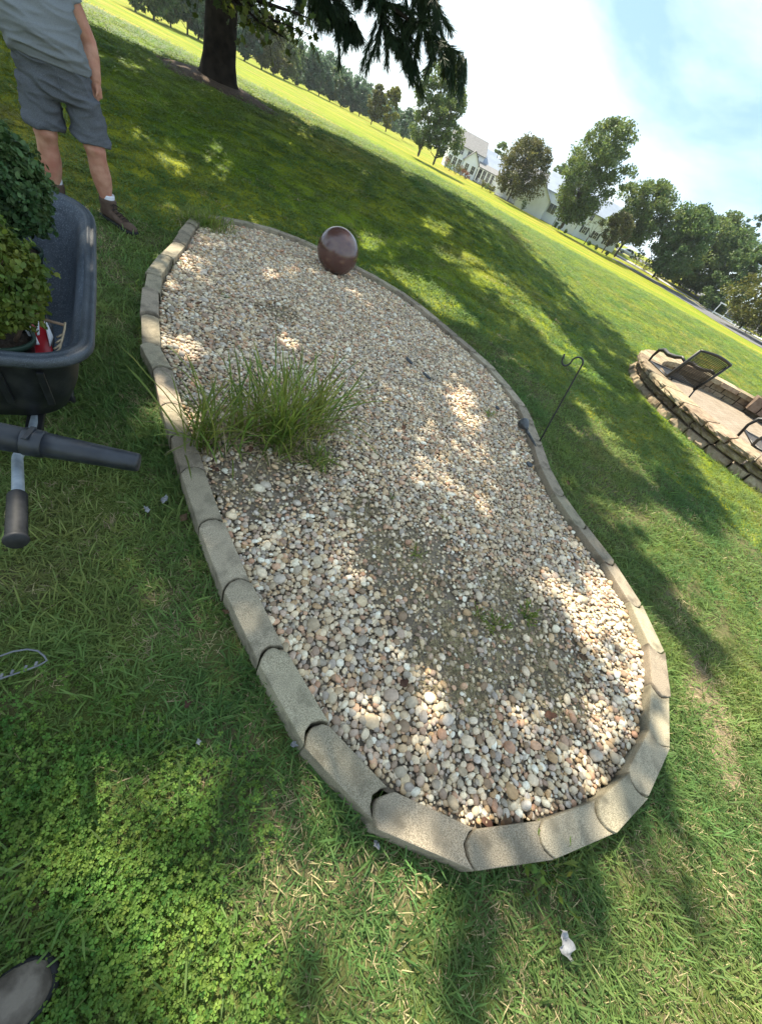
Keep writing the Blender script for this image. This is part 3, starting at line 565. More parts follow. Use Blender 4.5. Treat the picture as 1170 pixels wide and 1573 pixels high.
# named single trees
TREES = [  # x, y base, top x,y, R, kind, width, crown_z0 frac, leaf, clumps, per, leaf size, label, bark
 ((571,185),(588,132),150,'oval',.62,.14,'leaf_olive',70,26,.22,'olive-green tree left of the yellow-green one beyond the lawn'),
 ((594,194),(612,136),150,'oval',.60,.12,'leaf_yellow',70,26,.22,'bright yellow-green tree beyond the middle of the lawn'),
 ((620,207),(632,168),170,'round',.8,.1,'leaf_far',50,24,.22,'small bluish tree between the yellow-green tree and the twin trees'),
 ((645,229),(688,100),100,'vase',.62,.16,'leaf_mid',120,34,.17,'taller left tree of the dark twin pair in mid lawn'),
 ((669,241),(708,135),98,'oval',.68,.16,'leaf_mid',110,34,.16,'lower right tree of the dark twin pair in mid lawn'),
 ((780,306),(806,205),112,'round',.98,.16,'leaf_brown',170,32,.17,'brown-green round tree in front of the white house porch'),
 ((862,348),(946,182),104,'vase',.66,.12,'leaf_mid',250,36,.19,'tallest upright tree in front of the long white building'),
 ((925,386),(940,318),104,'round',.85,.3,'leaf_brown',70,28,.15,'small brownish tree beside the silver car'),
 ((943,394),(978,264),112,'round',.86,.27,'leaf_mid',190,34,.20,'full green tree hiding the end of the white building'),
 ((1000,428),(1040,300),112,'round',.9,.13,'leaf_dark',190,34,.21,'broad dark tree in the middle of the right-hand trees'),
 ((1035,446),(1085,312),124,'round',.85,.06,'leaf_mid',150,34,.22,'green tree right of the broad dark tree'),
 ((1062,458),(1132,352),126,'round',1.0,.03,'leaf_dark',150,34,.22,'dark bushy tree behind the parking lot'),
 ((1080,440),(1126,308),170,'vase',.36,.5,'leaf_far',46,22,.22,'thin wispy treetop above the right-hand trees'),
 ((1092,472),(1150,372),118,'round',.9,.03,'leaf_dark',120,34,.22,'dark tree left of the olive tree'),
 ((1140,499),(1176,392),98,'round',1.15,.12,'leaf_olive',150,34,.17,'olive-green round tree behind the white post frame'),
 ((1185,522),(1235,425),98,'round',1.1,.12,'leaf_olive',120,34,.17,'olive tree cut by the right edge of the photo')]
for i, (bp, tp_, R_, kind, wf_, z0, lf, ncl, per, ls, lab) in enumerate(TREES):
    p = on_ground(*bp, R_); H_ = height_at(p, *tp_); 
    tree('far_tree', p, tree_mesh(kind, H_, H_*wf_, H_*z0, ncl, per, ls, 40+i, trunk_r=H_*.017), lf, 'bark_grey', lab, group='single trees near the houses')
# bare forked sapling
p = on_ground(898, 372, 106); o = empty('bare_sapling', p, 0, 'bare forked sapling before the white building wall', 'tree'); mb = MB()
mb.tube([(0, 0, -.1), (0.05, 0, 1.0), (.1, 0, 1.5)], [.10, .08, .06], 6)
for dx, dz in ((-1.3, 1.5), (-.6, 2.2), (.5, 2.4), (1.4, 1.3), (1.9, 2.0)): mb.tube([(.1, 0, 1.4), (.1+dx*.5, .2, 1.5+dz*.6), (.1+dx, .3, 1.5+dz)], [.05, .035, .012], 5)
mb.build('trunk', M['bark_grey'], o, True)
V, F = leaf_cloud(np.array([(-1.2, .3, 3.2), (-.5, .2, 3.8), (.6, .2, 4.0), (1.7, .3, 3.4)]), np.array([.6, .6, .7, .6]), 30, .12, seed=5); link('crown', fast_mesh('crown', V, F), o, M['leaf_brown'])
# shrubs
def shrub(px, R_, w, h, leaf, lab, seed, topiary=False, grp='shrubs planted along the houses'):
    p = on_ground(*px, R_); o = empty('shrub', p, seed, lab, 'shrub', grp); g = np.random.default_rng(seed); n = 34
    d = g.normal(size=(n, 3)); d /= np.linalg.norm(d, axis=1)[:, None]; cl = d*g.random(n)[:, None]**.4*np.array([w/2, w/2, h/2])*.82+np.array([0, 0, h*.5])
    if topiary: cl[:, 0] *= np.interp(cl[:, 2], [0, h], [.45, 1.15])
    V, F = leaf_cloud(cl, np.full(n, min(w, h)*.16), 16, .09, seed=seed); V[:, 2] = np.maximum(V[:, 2], 0.0); link('foliage', fast_mesh('foliage', V, F), o, M[leaf])
    mb = MB()
    for k in range(3): mb.tube([(0.05*k-.05, 0, -.05), (w*.12*(k-1), w*.05, h*.5)], [.04, .015], 5)
    mb.build('stem', M['bark_grey'], o)
for i, (px, R_, w, h, lf, lab) in enumerate([((696,243),118,3.0,1.7,'leaf_mid','round green shrub at the left corner of the grey-roofed house'),((706,249),117,2.6,1.9,'leaf_brown','tan grassy shrub at the left corner of the grey-roofed house'),((713,251),121,2.2,2.0,'leaf_red','reddish shrub under the porch windows of the grey-roofed house'),((720,258),117,2.4,1.5,'leaf_red','second reddish shrub before the grey-roofed house porch'),((690,237),122,3,2.2,'leaf_red','orange-leaved shrub left of the grey-roofed house'),((745,276),117,2.6,1.6,'leaf_olive','pale shrub right of the porch of the grey-roofed house'),((752,281),116,2.4,1.4,'leaf_mid','green shrub at the right end of the grey-roofed house'),((757,285),115,2.0,1.6,'leaf_olive','shrub in the gap between the two white houses'),((978,404),122,3.6,2.0,'leaf_yellow','bright round shrub right of the silver car'),((989,411),121,3.4,1.9,'leaf_yellow','second bright round shrub right of the silver car'),((858,350),113,.9,.9,'leaf_dark','tiny dark ball shrub left of the tallest tree'),((868,355),112,.9,.9,'leaf_dark','tiny dark ball shrub right of the tallest tree'),((904,374),111,1.0,1.0,'leaf_dark','tiny dark ball shrub below the bare sapling'),((915,380),111,1.0,1.0,'leaf_dark','tiny dark ball shrub left of the small brownish tree'),((932,389),110,1.0,.9,'leaf_dark','tiny dark ball shrub by the end of the white building'),((1150,505),104,5,2.0,'leaf_olive','low bushes under the olive tree'),((1010,425),118,3.0,1.6,'leaf_brown','low brownish shrub below the broad dark tree')]):
    shrub(px, R_, w, h, lf, lab, 200+i)
shrub((803,317), 114, 2.0, 2.5, 'leaf_dark', 'dark clipped topiary shrub against the white gable wall', 230, True)

# ================================================================== houses
def lam(d): return (d[0]*FPX, )
def frame(pA, pB):
    """house frame: origin at A on the ground, u along the facade to B, w away from the camera"""
    u = Vector((pB.x-pA.x, pB.y-pA.y, 0)); Lh = u.length; u.normalize(); w = Vector((-u.y, u.x, 0))
    return pA, u, w, Lh
def gable(root, name_wall, name_roof, x0, x1, y0, y1, ze, zr, along, wallm, roofm, ov=.35):
    """box with a gable roof, local x along facade, y back; ridge along 'x' or 'y'"""
    mb = MB()
    if along == 'x':
        ym = (y0+y1)/2; prof = [(y0, 0), (y1, 0), (y1, ze), (ym, zr), (y0, ze)]; mb.rings([[(x, p[0], p[1]-(.3 if p[1] == 0 else 0)) for p in prof] for x in (x0, x1)])
    else:
        xm = (x0+x1)/2; prof = [(x0, 0), (x1, 0), (x1, ze), (xm, zr), (x0, ze)]; mb.rings([[(p[0], y, p[1]-(.3 if p[1] == 0 else 0)) for p in prof] for y in (y0, y1)])
    wall = mb.build(name_wall, M[wallm], root)
    th = .16
    for s in (-1, 1):
        mb = MB()
        if along == 'x':
            ym = (y0+y1)/2; ye = y0-ov if s < 0 else y1+ov; sl = (zr-ze)/((y1-y0)/2); zl = ze-sl*ov
            q = [(ym, zr+.02), (ye, zl+.02), (ye, zl+th), (ym, zr+th+.06)]; mb.rings([[(x, a, c) for a, c in q] for x in (x0-ov, x1+ov)])
        else:
            xm = (x0+x1)/2; xe = x0-ov if s < 0 else x1+ov; sl = (zr-ze)/((x1-x0)/2); zl = ze-sl*ov
            q = [(xm, zr+.02), (xe, zl+.02), (xe, zl+th), (xm, zr+th+.06)]; mb.rings([[(a, y, c) for a, c in q] for y in (y0-ov, y1+ov)])
        mb.build(name_roof, M[roofm], root)
    return wall
def window(root, x, z, w, h, y, nx=2, nz_=2):
    mb = MB(); f = .09
    for dx in (-1, 1): mb.box((x+dx*(w/2-f/2), y-.05, z), (f, .10, h))
    for dz in (-1, 1): mb.box((x, y-.045, z+dz*(h/2-f/2)), (w-2*f, .09, f))
    o = mb.build('window', M['white_paint'], root); MB().box((x, y-.012, z), (w-2*f, .022, h-2*f)).build('pane', M['glass'], o)
    mb = MB()
    for k in range(1, nx): mb.box((x-w/2+w*k/nx, y-.035, z), (.04, .03, h-2*f))
    if nx > 1: mb.build('mullion', M['white_paint'], o)
    if nz_ > 1: MB().box((x, y-.038, z), (w-2*f, .024, .04)).build('sash_bar', M['white_paint'], o)
    return o
def shutters(root, x, z, w, h, y):
    for s in (-1, 1): MB().box((x+s*(w/2+.24), y-.03, z), (.4, .05, h)).build('shutter', M['shutter'], root)
def house(name, pA, pB, label):
    o_, u, w, Lh = frame(pA, pB); root = empty(name, o_, math.atan2(u.y, u.x), label, 'house'); return root, Lh
# --- grey-roofed house, left
A_, B_ = on_ground(688, 238, 132), on_ground(762, 288, 134); hs, Lh = house('grey_roofed_house', A_, B_, 'two-storey white house with grey shingle roofs and a columned porch')
hs.location.z += .15
gable(hs, 'main_wall', 'main_roof', 0, Lh*.62, 2, 12, 4.9, 7.5, 'x', 'white_siding', 'shingle')
gable(hs, 'side_wing_wall', 'side_wing_roof', Lh*.62+.05, Lh*1.12, 3.2, 12.5, 3.2, 5.7, 'x', 'white_siding', 'glare_roof')
gable(hs, 'upper_wing_wall', 'upper_wing_roof', Lh*.42, Lh*.9, 8.5, 16, 4.4, 6.6, 'x', 'white_siding', 'glare_roof')
gable(hs, 'front_gable_wall', 'front_gable_roof', Lh*.30, Lh*.56, .4, 4.5, 3.0, 5.0, 'y', 'white_siding', 'shingle')
# porch
mb = MB(); mb.rings([[(x, y, z) for y, z in ((-1.2, 2.75), (2.1, 3.7), (2.1, 3.86), (-1.2, 2.9))] for x in (Lh*.56+.1, Lh*.98)]); mb.build('porch_roof', M['shingle'], hs)
MB().box((Lh*.77, .3, .12), (Lh*.42, 2.9, .24)).build('porch_floor', M['kerb'], hs)
for k in range(6): MB().box((Lh*(.57+.08*k), -1.0, 1.5), (.24, .24, 2.52)).build('porch_column', M['white_paint'], hs)
for k in range(3): window(hs, Lh*(.06+.09*k), 1.6, 1.1, 1.7, 1.99)
for k in range(4): window(hs, Lh*(.07+.14*k), 3.9, 1.1, 1.4, 1.99)
for k in range(2): window(hs, Lh*(.37+.12*k), 1.6, 1.1, 1.7, .39)
for k in range(4): window(hs, Lh*(.65+.09*k), 1.7, 1.2, 1.9, 3.19)
MB().box((Lh*.605, 1.97, 1.25), (1.0, .06, 2.1)).build('door', M['shutter'], hs)
# --- long white building
A_, B_ = on_ground(760, 299, 119), on_ground(940, 396, 119); wh, Lw = house('white_building', A_, B_, 'long white building with roof pale blue with sky glare, porch and plain gable wall')
gable(wh, 'main_wall', 'main_roof', Lw*.30, Lw*.99, 4, 14, 5.3, 8.2, 'x', 'white_siding', 'glare_roof')
gable(wh, 'gable_wing_wall', 'gable_wing_roof', Lw*.16, Lw*.385, 0, 9, 3.6, 6.4, 'y', 'white_siding', 'glare_roof')
gable(wh, 'porch_wing_wall', 'porch_wing_roof', -.5, Lw*.16-.05, 3.5, 10, 3.0, 5.0, 'x', 'white_siding', 'shingle')
gable(wh, 'rear_wall', 'rear_roof', Lw*.02, Lw*.42, 12, 20, 4.8, 7.6, 'x', 'white_siding', 'shingle')
MB().box((Lw*.07, 2.2, .1), (Lw*.17, 2.6, .22)).build('porch_floor', M['kerb'], wh)
mb = MB(); mb.rings([[(x, y, z) for y, z in ((.8, 2.7), (3.6, 3.3), (3.6, 3.44), (.8, 2.84))] for x in (-.7, Lw*.16-.1)]); mb.build('porch_roof', M['shingle'], wh)
for k in range(4): MB().box((-.3+Lw*.05*k, 1.1, 1.45), (.22, .22, 2.48)).build('porch_column', M['white_paint'], wh)
for k in range(3): window(wh, .8+Lw*.05*k, 1.6, 1.0, 1.7, 3.49)
window(wh, Lw*.425, 2.5, 2.0, 1.9, 3.99, 2, 1)
for k in range(5): window(wh, Lw*(.53+.095*k), 1.9, 1.0, 1.4, 3.99); shutters(wh, Lw*(.53+.095*k), 1.9, 1.0, 1.4, 3.99)
for k in range(6): window(wh, Lw*(.45+.09*k), 4.4, 1.0, 1.3, 3.99)
for k in (.60, .635): MB().box((Lw*k, 3.95, 1.25), (1.0, .08, 2.3)).build('door', M['white_paint'], wh)
for k in range(22):   # clapboard shadow lines on the gable wall
    z = .2+k*.17; MB().box((Lw*.2725, -.012, z), (Lw*.22, .02, .12)).build('siding_board', M['white_siding'], wh) if z < 3.5 else None
# blue-green wheelie bin and lamp pole by the wall
p = on_ground(852, 347, 114); o = empty('wheeled_bin', p, .3, 'dark blue-green bin standing by the white building wall', 'bin'); mb = MB(); mb.rings([[(sx*w_, sy*w_, z) for sx, sy in ((-1, -1), (1, -1), (1, 1), (-1, 1))] for w_, z in ((.28, .1), (.36, 1.0))]); mb.build('body', M['pot'], o); MB().box((0, 0, 1.05), (.8, .8, .09)).build('lid', M['shutter'], o)
for s in (-1, 1): MB().tube([(s*.3-.04, .33, .12), (s*.3+.04, .33, .12)], .12, 10).build('wheel', M['rubber'], o)
p = on_ground(848, 346, 116); o = empty('lamp_post', p, 0, 'thin dark post leaning in front of the white wall beside the bin', 'post'); MB().tube([(0, 0, -.1), (0, 0, 2.6)], .06, 6).build('pole', M['shutter'], o); MB().lathe([(.05, 2.6), (.2, 2.7), (.22, 2.95), (.04, 3.1)], seg=8).build('lantern', M['shutter'], o)
# treetops above the roofs are their own trees
for i, (bx, by, tx, ty, R_, lab) in enumerate([((746),288,760,212,190,'small treetop showing above the grey house roof'),(826,330,842,240,190,'small treetop showing above the long white building')]):
    p = on_ground(bx, by, R_); tree('far_tree', p, tree_mesh('round', height_at(p, tx, ty), 7, 2, 60, 24, .25, 90+i), 'leaf_mid', 'bark_grey', lab, group='treetops above the roofs')

# ================================================================== silver car on the drive
p = on_ground(961, 392, 131); 
def car(loc, rz):
    root = empty('parked_car', loc, rz, 'silver-white saloon car parked at the end of the white building', 'car')
    body = [(-2.2, .35), (-2.24, .62), (-2.1, .90), (-1.5, .97), (-1.0, .98), (.95, .98), (1.7, .86), (2.15, .70), (2.22, .45), (2.15, .30), (-2.1, .28)]
    mb = MB(); W = .86
    mb.rings([[(x*s_, y, z+dz) for x, z in body] for y, s_, dz in ((-W, .985, 0), (-W+.06, 1, .02), (0, 1.0, .04), (W-.06, 1, .02), (W, .985, 0))]); mb.build('body', M['car_paint'], root, True)
    cab = [(-1.55, .95), (-.85, 1.40), (-.45, 1.46), (.25, 1.45), (.6, 1.36), (1.2, .95)]
    mb = MB(); mb.rings([[(x, y*k, z) for x, z in cab for k in (1,)] for y, k in ((-.74, 1), (-.66, 1), (.66, 1), (.74, 1))]); mb.build('roof', M['car_paint'], root)
    for s in (-1, 1):
        for q in ([(-1.30, 1.0), (-.85, 1.33), (-.35, 1.38), (-.35, 1.0)], [(-.27, 1.0), (-.27, 1.38), (.25, 1.37), (.55, 1.29), (.98, 1.0)]):
            mb = MB(); mb.rings([[(x, s*.743, z) for x, z in q], [(x, s*.752, z) for x, z in q]]); mb.build('side_window', M['glass'], root)
        for x in (-1.35, 1.35):
            w = MB().tube([(x, s*.70, .32), (x, s*.89, .32)], .32, 18).build('wheel', M['rubber'], root); MB().tube([(x, s*.885, .32), (x, s*.905, .32)], .2, 12).build('rim', M['steel'], w)
        MB().box((2.14, s*.6, .68), (.1, .34, .13)).build('headlight', M['bag_white'], root); MB().box((-2.17, s*.62, .78), (.1, .3, .14)).build('tail_light', M['bag_red'], root)
    for q, nm in (([(-1.53, .97), (-.86, 1.385)], 'rear_window'), ([(.62, 1.345), (1.18, .97)], 'windscreen')):
        mb = MB(); (x0, z0), (x1, z1) = q; nx = Vector((-(z1-z0), 0, x1-x0)).normalized(); nx = nx if nx.z > 0 else -nx
        P = [Vector((x0, y, z0))+nx*.012 for y in (-.6, .6)]+[Vector((x1, y, z1))+nx*.012 for y in (.6, -.6)]; mb.add(P+[a-nx*.01 for a in P], [(0, 1, 2, 3), (7, 6, 5, 4), (0, 4, 5, 1), (1, 5, 6, 2), (2, 6, 7, 3), (3, 7, 4, 0)]); mb.build(nm, M['glass'], root)
    return root
car(p, math.radians(182))
# white timber post frame on the right
p = on_ground(1096, 478, 112); q = on_ground(1124, 494, 112); d = (q-p); L_ = d.length
o = empty('post_frame', p, math.atan2(d.y, d.x), 'white timber post-and-beam frame beside the road under the olive tree', 'frame')
for x in (0, L_*.5, L_): MB().box((x, 0, .95), (.2, .2, 2.1)).build('post', M['white_paint'], o)
MB().box((L_/2, 0, 2.09), (L_+.5, .24, .2)).build('top_beam', M['white_paint'], o); MB().box((L_*.5, .02, .34), (L_-.25, .1, .16)).build('low_rail', M['white_paint'], o)
p2 = on_ground(1131, 497, 108)
for k, lab in ((0, 'left white post right of the post frame'), (1, 'right white post right of the post frame')):
    r_ = p2+Vector((1.0*k, -.5*k, 0)); o = tag(MB().box((0, 0, .75), (.16, .16, 1.6)).box((0, 0, 1.56), (.22, .22, .06)).build('white_post', M['white_paint'], None, loc=(r_.x, r_.y, float(terrain(r_.x, r_.y)))), lab, 'post', 'white posts by the road')
p = on_ground(1041, 442, 125); o = empty('road_sign', p, .1, 'small white sign on a post in front of the dark trees', 'sign'); MB().tube([(0, 0, -.1), (0, 0, 2.0)], .035, 6).build('post', M['shutter'], o); MB().box((0, -.05, 2.0), (.7, .05, .9)).build('panel', M['white_paint'], o)
CROWN_N = 1800
# ================================================================== near shade tree (long-needled pine) and its crown
TB = at_r(335, 132, 12.0); TB.z = float(terrain(TB.x, TB.y))
pine = empty('pine_tree', TB, 0, 'big dark-trunked pine on the lawn with a drooping branch across the sky', 'tree')
mb = MB(); seg = 20; rings = []
for z, r in ((-.3, .60), (0.0, .42), (.12, .345), (.35, .295), (.8, .275), (1.6, .265), (3, .255), (5, .23), (7.5, .18), (10, .11), (12.5, .04)):
    rings.append([(r*(1+.07*math.sin(k*2*math.pi/seg*5+1)*max(0, 1-z)+.05*mnoise.noise(Vector((math.cos(k*2*math.pi/seg)*2.4, math.sin(k*2*math.pi/seg)*2.4, z*1.2))))*math.cos(k*2*math.pi/seg)+.012*z, r*(1+.05*mnoise.noise(Vector((math.cos(k*2*math.pi/seg)*2.4, math.sin(k*2*math.pi/seg)*2.4, z*1.2))))*math.sin(k*2*math.pi/seg), z) for k in range(seg)])
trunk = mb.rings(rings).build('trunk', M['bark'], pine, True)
# traced shade and sun patches; the unseen crown is shaped to cast them
def gp(l): return np.array([hit(*p)[:2] for p in l])
SHADE = gp([(-700,200),(-300,-40),(60,10),(140,40),(220,74),(310,106),(378,143),(450,178),(520,210),(607,253),(693,297),(760,338),(850,398),(915,465),(975,545),(960,575),(1010,640),(1060,720),(1115,805),(1090,815),(1000,760),(960,780),(1005,900),(1085,1000),(1075,1030),(1010,960),(1010,1120),(1000,1190),(960,1235),(1080,1300),(1130,1375),(1050,1385),(950,1310),(860,1345),(800,1480),(690,1500),(640,1400),(560,1370),(500,1480),(430,1700),(-200,1900),(-1200,1200)])
LIT = [gp(l) for l in (
 [(690,372),(760,410),(850,490),(930,590),(900,585),(800,490),(700,415),(650,375)],
 [(880,600),(960,690),(1010,750),(960,720),(890,650)], [(760,610),(840,690),(900,760),(960,860),(930,840),(860,740),(800,680)][:0],
 [(875,895),(950,890),(1005,985),(1006,1090),(965,1095),(930,1030),(880,950)], [(880,1075),(955,1110),(970,1140),(900,1130)],
 [(505,868),(545,868),(552,910),(500,915)], [(660,600),(690,600),(745,655),(720,670)], [(672,735),(702,738),(700,765),(675,760)],
 [(300,372),(345,384),(352,398),(310,392)], [(243,402),(285,398),(330,405),(310,425),(255,418)], [(395,432),(450,418),(470,430),(420,445)], [(470,425),(530,428),(600,455),(570,460)],
 [(215,512),(255,515),(275,560),(240,560)], [(255,610),(300,640),(290,690),(262,680)],
 [(815,1080),(850,1095),(850,1150),(812,1140)],
 [(800,1255),(860,1275),(850,1330),(800,1310)], [(895,1195),(960,1205),(940,1260),(900,1255)], [(975,1130),(1035,1120),(1030,1160),(985,1165)], [(1000,925),(1050,1010),(1035,1150),(1005,1100)],
 [(545,360),(590,372),(600,395),(555,390)], [(470,345),(505,355),(500,372),(470,362)], [(330,215),(362,255),(340,285),(310,240)], [(255,225),(300,250),(285,275),(245,245)], [(200,190),(225,215),(205,225)], [(590,405),(660,430),(740,500),(700,495),(620,450)], [(640,330),(700,350),(690,365),(640,345)],
 
 [(120,1160),(230,1170),(300,1220),(250,1280),(120,1240)], [(270,1350),(335,1340),(330,1450),(275,1440)], [(150,1460),(220,1470),(230,1530),(160,1520)], [(10,1310),(130,1300),(170,1380),(50,1410)], [(195,1295),(262,1305),(258,1360),(200,1350)], [(20,1130),(70,1120),(75,1180),(25,1190)], [(260,910),(330,960),(330,1010),(270,980)], [(180,860),(215,885),(205,915),(175,900)], [(300,1070),(340,1110),(310,1150),(285,1110)], [(440,1330),(520,1370),(500,1440),(430,1400)], [(690,580),(720,590),(715,615),(690,605)])if len(l)]
HSH = Vector((SDIR.x, SDIR.y))/SDIR.z
g = np.random.default_rng(5); lo = SHADE.min(0); hi = SHADE.max(0)
cand = g.uniform(np.maximum(lo, [-17, -4]), np.minimum(hi, [8, 19]), (26000, 2)); cand = cand[inside(cand, SHADE)]
for L_ in LIT: cand = cand[~inside(cand, L_)]
RC = lambda h: np.interp(h, [3.6, 5, 8, 11, 13.5], [5.6, 7.4, 8.4, 6.2, 2.0])
def offscreen(P, mg=60):
    v = P-np.array([0, 0, CAMH]); zz = v@FW; a_ = v@R0/zz*FPX; b_ = v@UP0/zz*FPX; x = CX+a_*math.cos(ROLL)+b_*math.sin(ROLL); y = CY+a_*math.sin(ROLL)-b_*math.cos(ROLL)
    return ~((zz > 0) & (x > -mg) & (x < 1170+mg) & (y > -mg) & (y < 1573+mg))
gz = terrain(cand[:, 0], cand[:, 1]); h = g.uniform(3.8, 13, len(cand)); cl = np.column_stack([cand[:, 0]+HSH.x*(h-gz), cand[:, 1]+HSH.y*(h-gz), h])
cl = cl[(np.hypot(cl[:, 0]-TB.x, cl[:, 1]-TB.y) < RC(h-TB.z)) & offscreen(cl)][:CROWN_N]
V, F = leaf_cloud(cl, np.full(len(cl), .36), 30, .12, flat=.6, seed=9)
# leaves cut away so light falls in the traced patches
C_ = V.reshape(-1, 4, 3).mean(1); gz = np.clip(terrain(C_[:, 0]-HSH.x*C_[:, 2], C_[:, 1]-HSH.y*C_[:, 2]), 0, .9)+.03; G_ = np.column_stack([C_[:, 0]-HSH.x*(C_[:, 2]-gz), C_[:, 1]-HSH.y*(C_[:, 2]-gz)])
keep = (inside(G_, SHADE) | (edge_dist(G_, SHADE) < .12)) & offscreen(C_, 20)
soft = np.repeat(g.random(len(G_)//6+1), 6)[:len(G_)]
for L_ in LIT: keep &= ~((inside(G_, L_) | (edge_dist(G_, L_) < .03)) & (soft > .15))
V = V.reshape(-1, 4, 3)[keep].reshape(-1, 3)-np.array(TB); cl = cl-np.array(TB)
link('crown', fast_mesh('crown', V, np.arange(len(V)).reshape(-1, 4)), pine, M['pine_crown'])
mb = MB()
for k in range(0, len(cl), 34):
    e_ = Vector(cl[k]); d_ = math.hypot(e_.x, e_.y); z0 = max(2.6, min(11, e_.z-d_*.35)); p0 = Vector((.012*z0, 0, z0))
    mb.tube([p0, p0.lerp(e_, .5)+Vector((0, 0, .15)), e_], [.07, .045, .012], 6)
link('limbs', mb.mesh('limbs', True), pine, M['bark'])['kind'] = 'stuff'
# the drooping bough seen against the sky
inv = lambda p: Vector(p)-TB
def needles(tufts, seed, nlen=.15, per=46, w=.0034):
    g = np.random.default_rng(seed); Vs = []; 
    for (p, d) in tufts:
        d = np.array(d); d = d/np.linalg.norm(d); r = g.normal(size=(per, 3)); r = r/np.linalg.norm(r, axis=1)[:, None]; dd = d[None]*1.0+r*.62+np.array([0, 0, -.28]); dd /= np.linalg.norm(dd, axis=1)[:, None]
        o_ = np.array(p)[None]-d[None]*g.uniform(0, .16, (per, 1)); L_ = nlen*g.uniform(.7, 1.15, (per, 1)); s_ = np.cross(dd, g.normal(size=(per, 3))); s_ = s_/np.linalg.norm(s_, axis=1)[:, None]*w
        Vs.append(np.stack([o_-s_, o_+s_, o_+dd*L_+s_*.4, o_+dd*L_-s_*.4], 1).reshape(-1, 3))
    V = np.vstack(Vs); return V, np.arange(len(V)).reshape(-1, 4)
mb = MB(); tuf = []; g = random.Random(4)
BOUGHS = [([(350,-330,11.4),(470,-120,10.6),(560,-20,10.2),(625,28,9.9),(680,66,9.7),(716,92,9.6)], .05), ([(420,-200,11),(560,-90,10.3),(640,-30,10.0),(672,8,9.8)], .04), ([(380,-160,11.2),(470,-50,10.7),(520,10,10.5),(548,38,10.4)], .035), ([(330,-250,12),(440,-90,11.2),(490,-20,11.0),(506,12,11.0)], .03), ([(560,-20,10.2),(600,50,9.95),(640,90,9.8)], .025)]
for pts, r0 in BOUGHS:
    P = [inv(at_r(*q)) for q in pts]; mb.tube(P, [r0*(1-.85*k/(len(P)-1)) for k in range(len(P))], 6)
    for k in range(len(P)-1):
        for s in range(11):
            tt = (s+g.random())/11; b_ = P[k].lerp(P[k+1], tt); ax_ = (P[k+1]-P[k]).normalized()
            side = Vector((g.uniform(-1, 1), g.uniform(-1, 1), g.uniform(-.95, .15))); side -= ax_*side.dot(ax_)*.4; ln = g.uniform(.2, .58)*(1 if k < len(P)-2 else .7); e_ = b_+side.normalized()*ln+ax_*ln*.45+Vector((0, 0, -.12*ln)); mb.tube([b_, b_.lerp(e_, .5)+Vector((0, 0, .03)), e_], [.007, .005, .003], 4)
            for q in range(4): tuf.append((b_.lerp(e_, .35+.22*q), (e_-b_)))
V, F = needles(tuf, 3, .17, 60, .0052); bo = link('drooping_bough', mb.mesh('drooping_bough', True), pine, M['bark']); link('needles', fast_mesh('needles', V, F), bo, M['needle'])
# mulch of fallen needles round the trunk
mb = MB(); gg = np.random.default_rng(8); ring0 = []; n = 40
V = [(0, 0, .07)]; F = []
for j, fr in enumerate((.55, 1.0)):
    for k in range(n):
        a = 2*math.pi*k/n; r = fr*(1.05+.25*math.sin(3*a+1)+.12*math.sin(7*a)); x, y = r*math.cos(a), r*math.sin(a); z = float(terrain(TB.x+x, TB.y+y))-TB.z+(.055 if j == 0 else -.01); V.append((x, y, z))
F = [(0, 1+k, 1+(k+1) % n) for k in range(n)]+[(1+k, 1+n+k, 1+n+(k+1) % n, 1+(k+1) % n) for k in range(n)]
tag(MB().add(V, F).build('needle_mulch', M['mulch'], None, True, loc=TB), kind='structure')
# broadleaf (maple) whose twig hangs in beside the trunk; it stands left of the frame
MT = Vector((-10.2, 4.6, 0)); MT.z = float(terrain(MT.x, MT.y)); maple = empty('maple_tree', MT, 0, 'maple standing left of the view whose leafy twigs hang beside the dark trunk', 'tree')
MB().tube([(0, 0, -.2), (0, 0, .2), (.05, .05, 2), (.1, .1, 4.5), (.1, .2, 7)], [.34, .24, .2, .15, .05], 12).build('trunk', M['bark_grey'], maple, True)
def lobed(n=5):
    P = []
    for k in range(11):
        a = -math.pi*.8+1.6*math.pi*k/10; r = (1.0, .62)[k % 2]*(1-.25*abs(a)/math.pi); P.append((r*math.sin(a), r*math.cos(a)+.3, 0))
    return P
LP = np.array([(0, -.15, 0)]+lobed())
def maple_leaves(pos, size, seed):
    g = np.random.default_rng(seed); n = len(pos); V = []
    for p in pos:
        R = np.array(Euler((g.uniform(.4, 2.4), g.uniform(-.5, .5), g.uniform(0, 6.28))).to_matrix()); q = LP.copy(); q[:, 2] = -.25*q[:, 0]**2; V.append((q*size*g.uniform(.7, 1.2))@R.T+p)
    V = np.vstack(V); k = len(LP); base = np.arange(n)*k; F = np.concatenate([np.stack([base, base+j, base+j+1], 1) for j in range(1, k-1)]); return V, F
mb = MB(); lp = []; g = random.Random(12); mi = lambda p: Vector(p)-MT
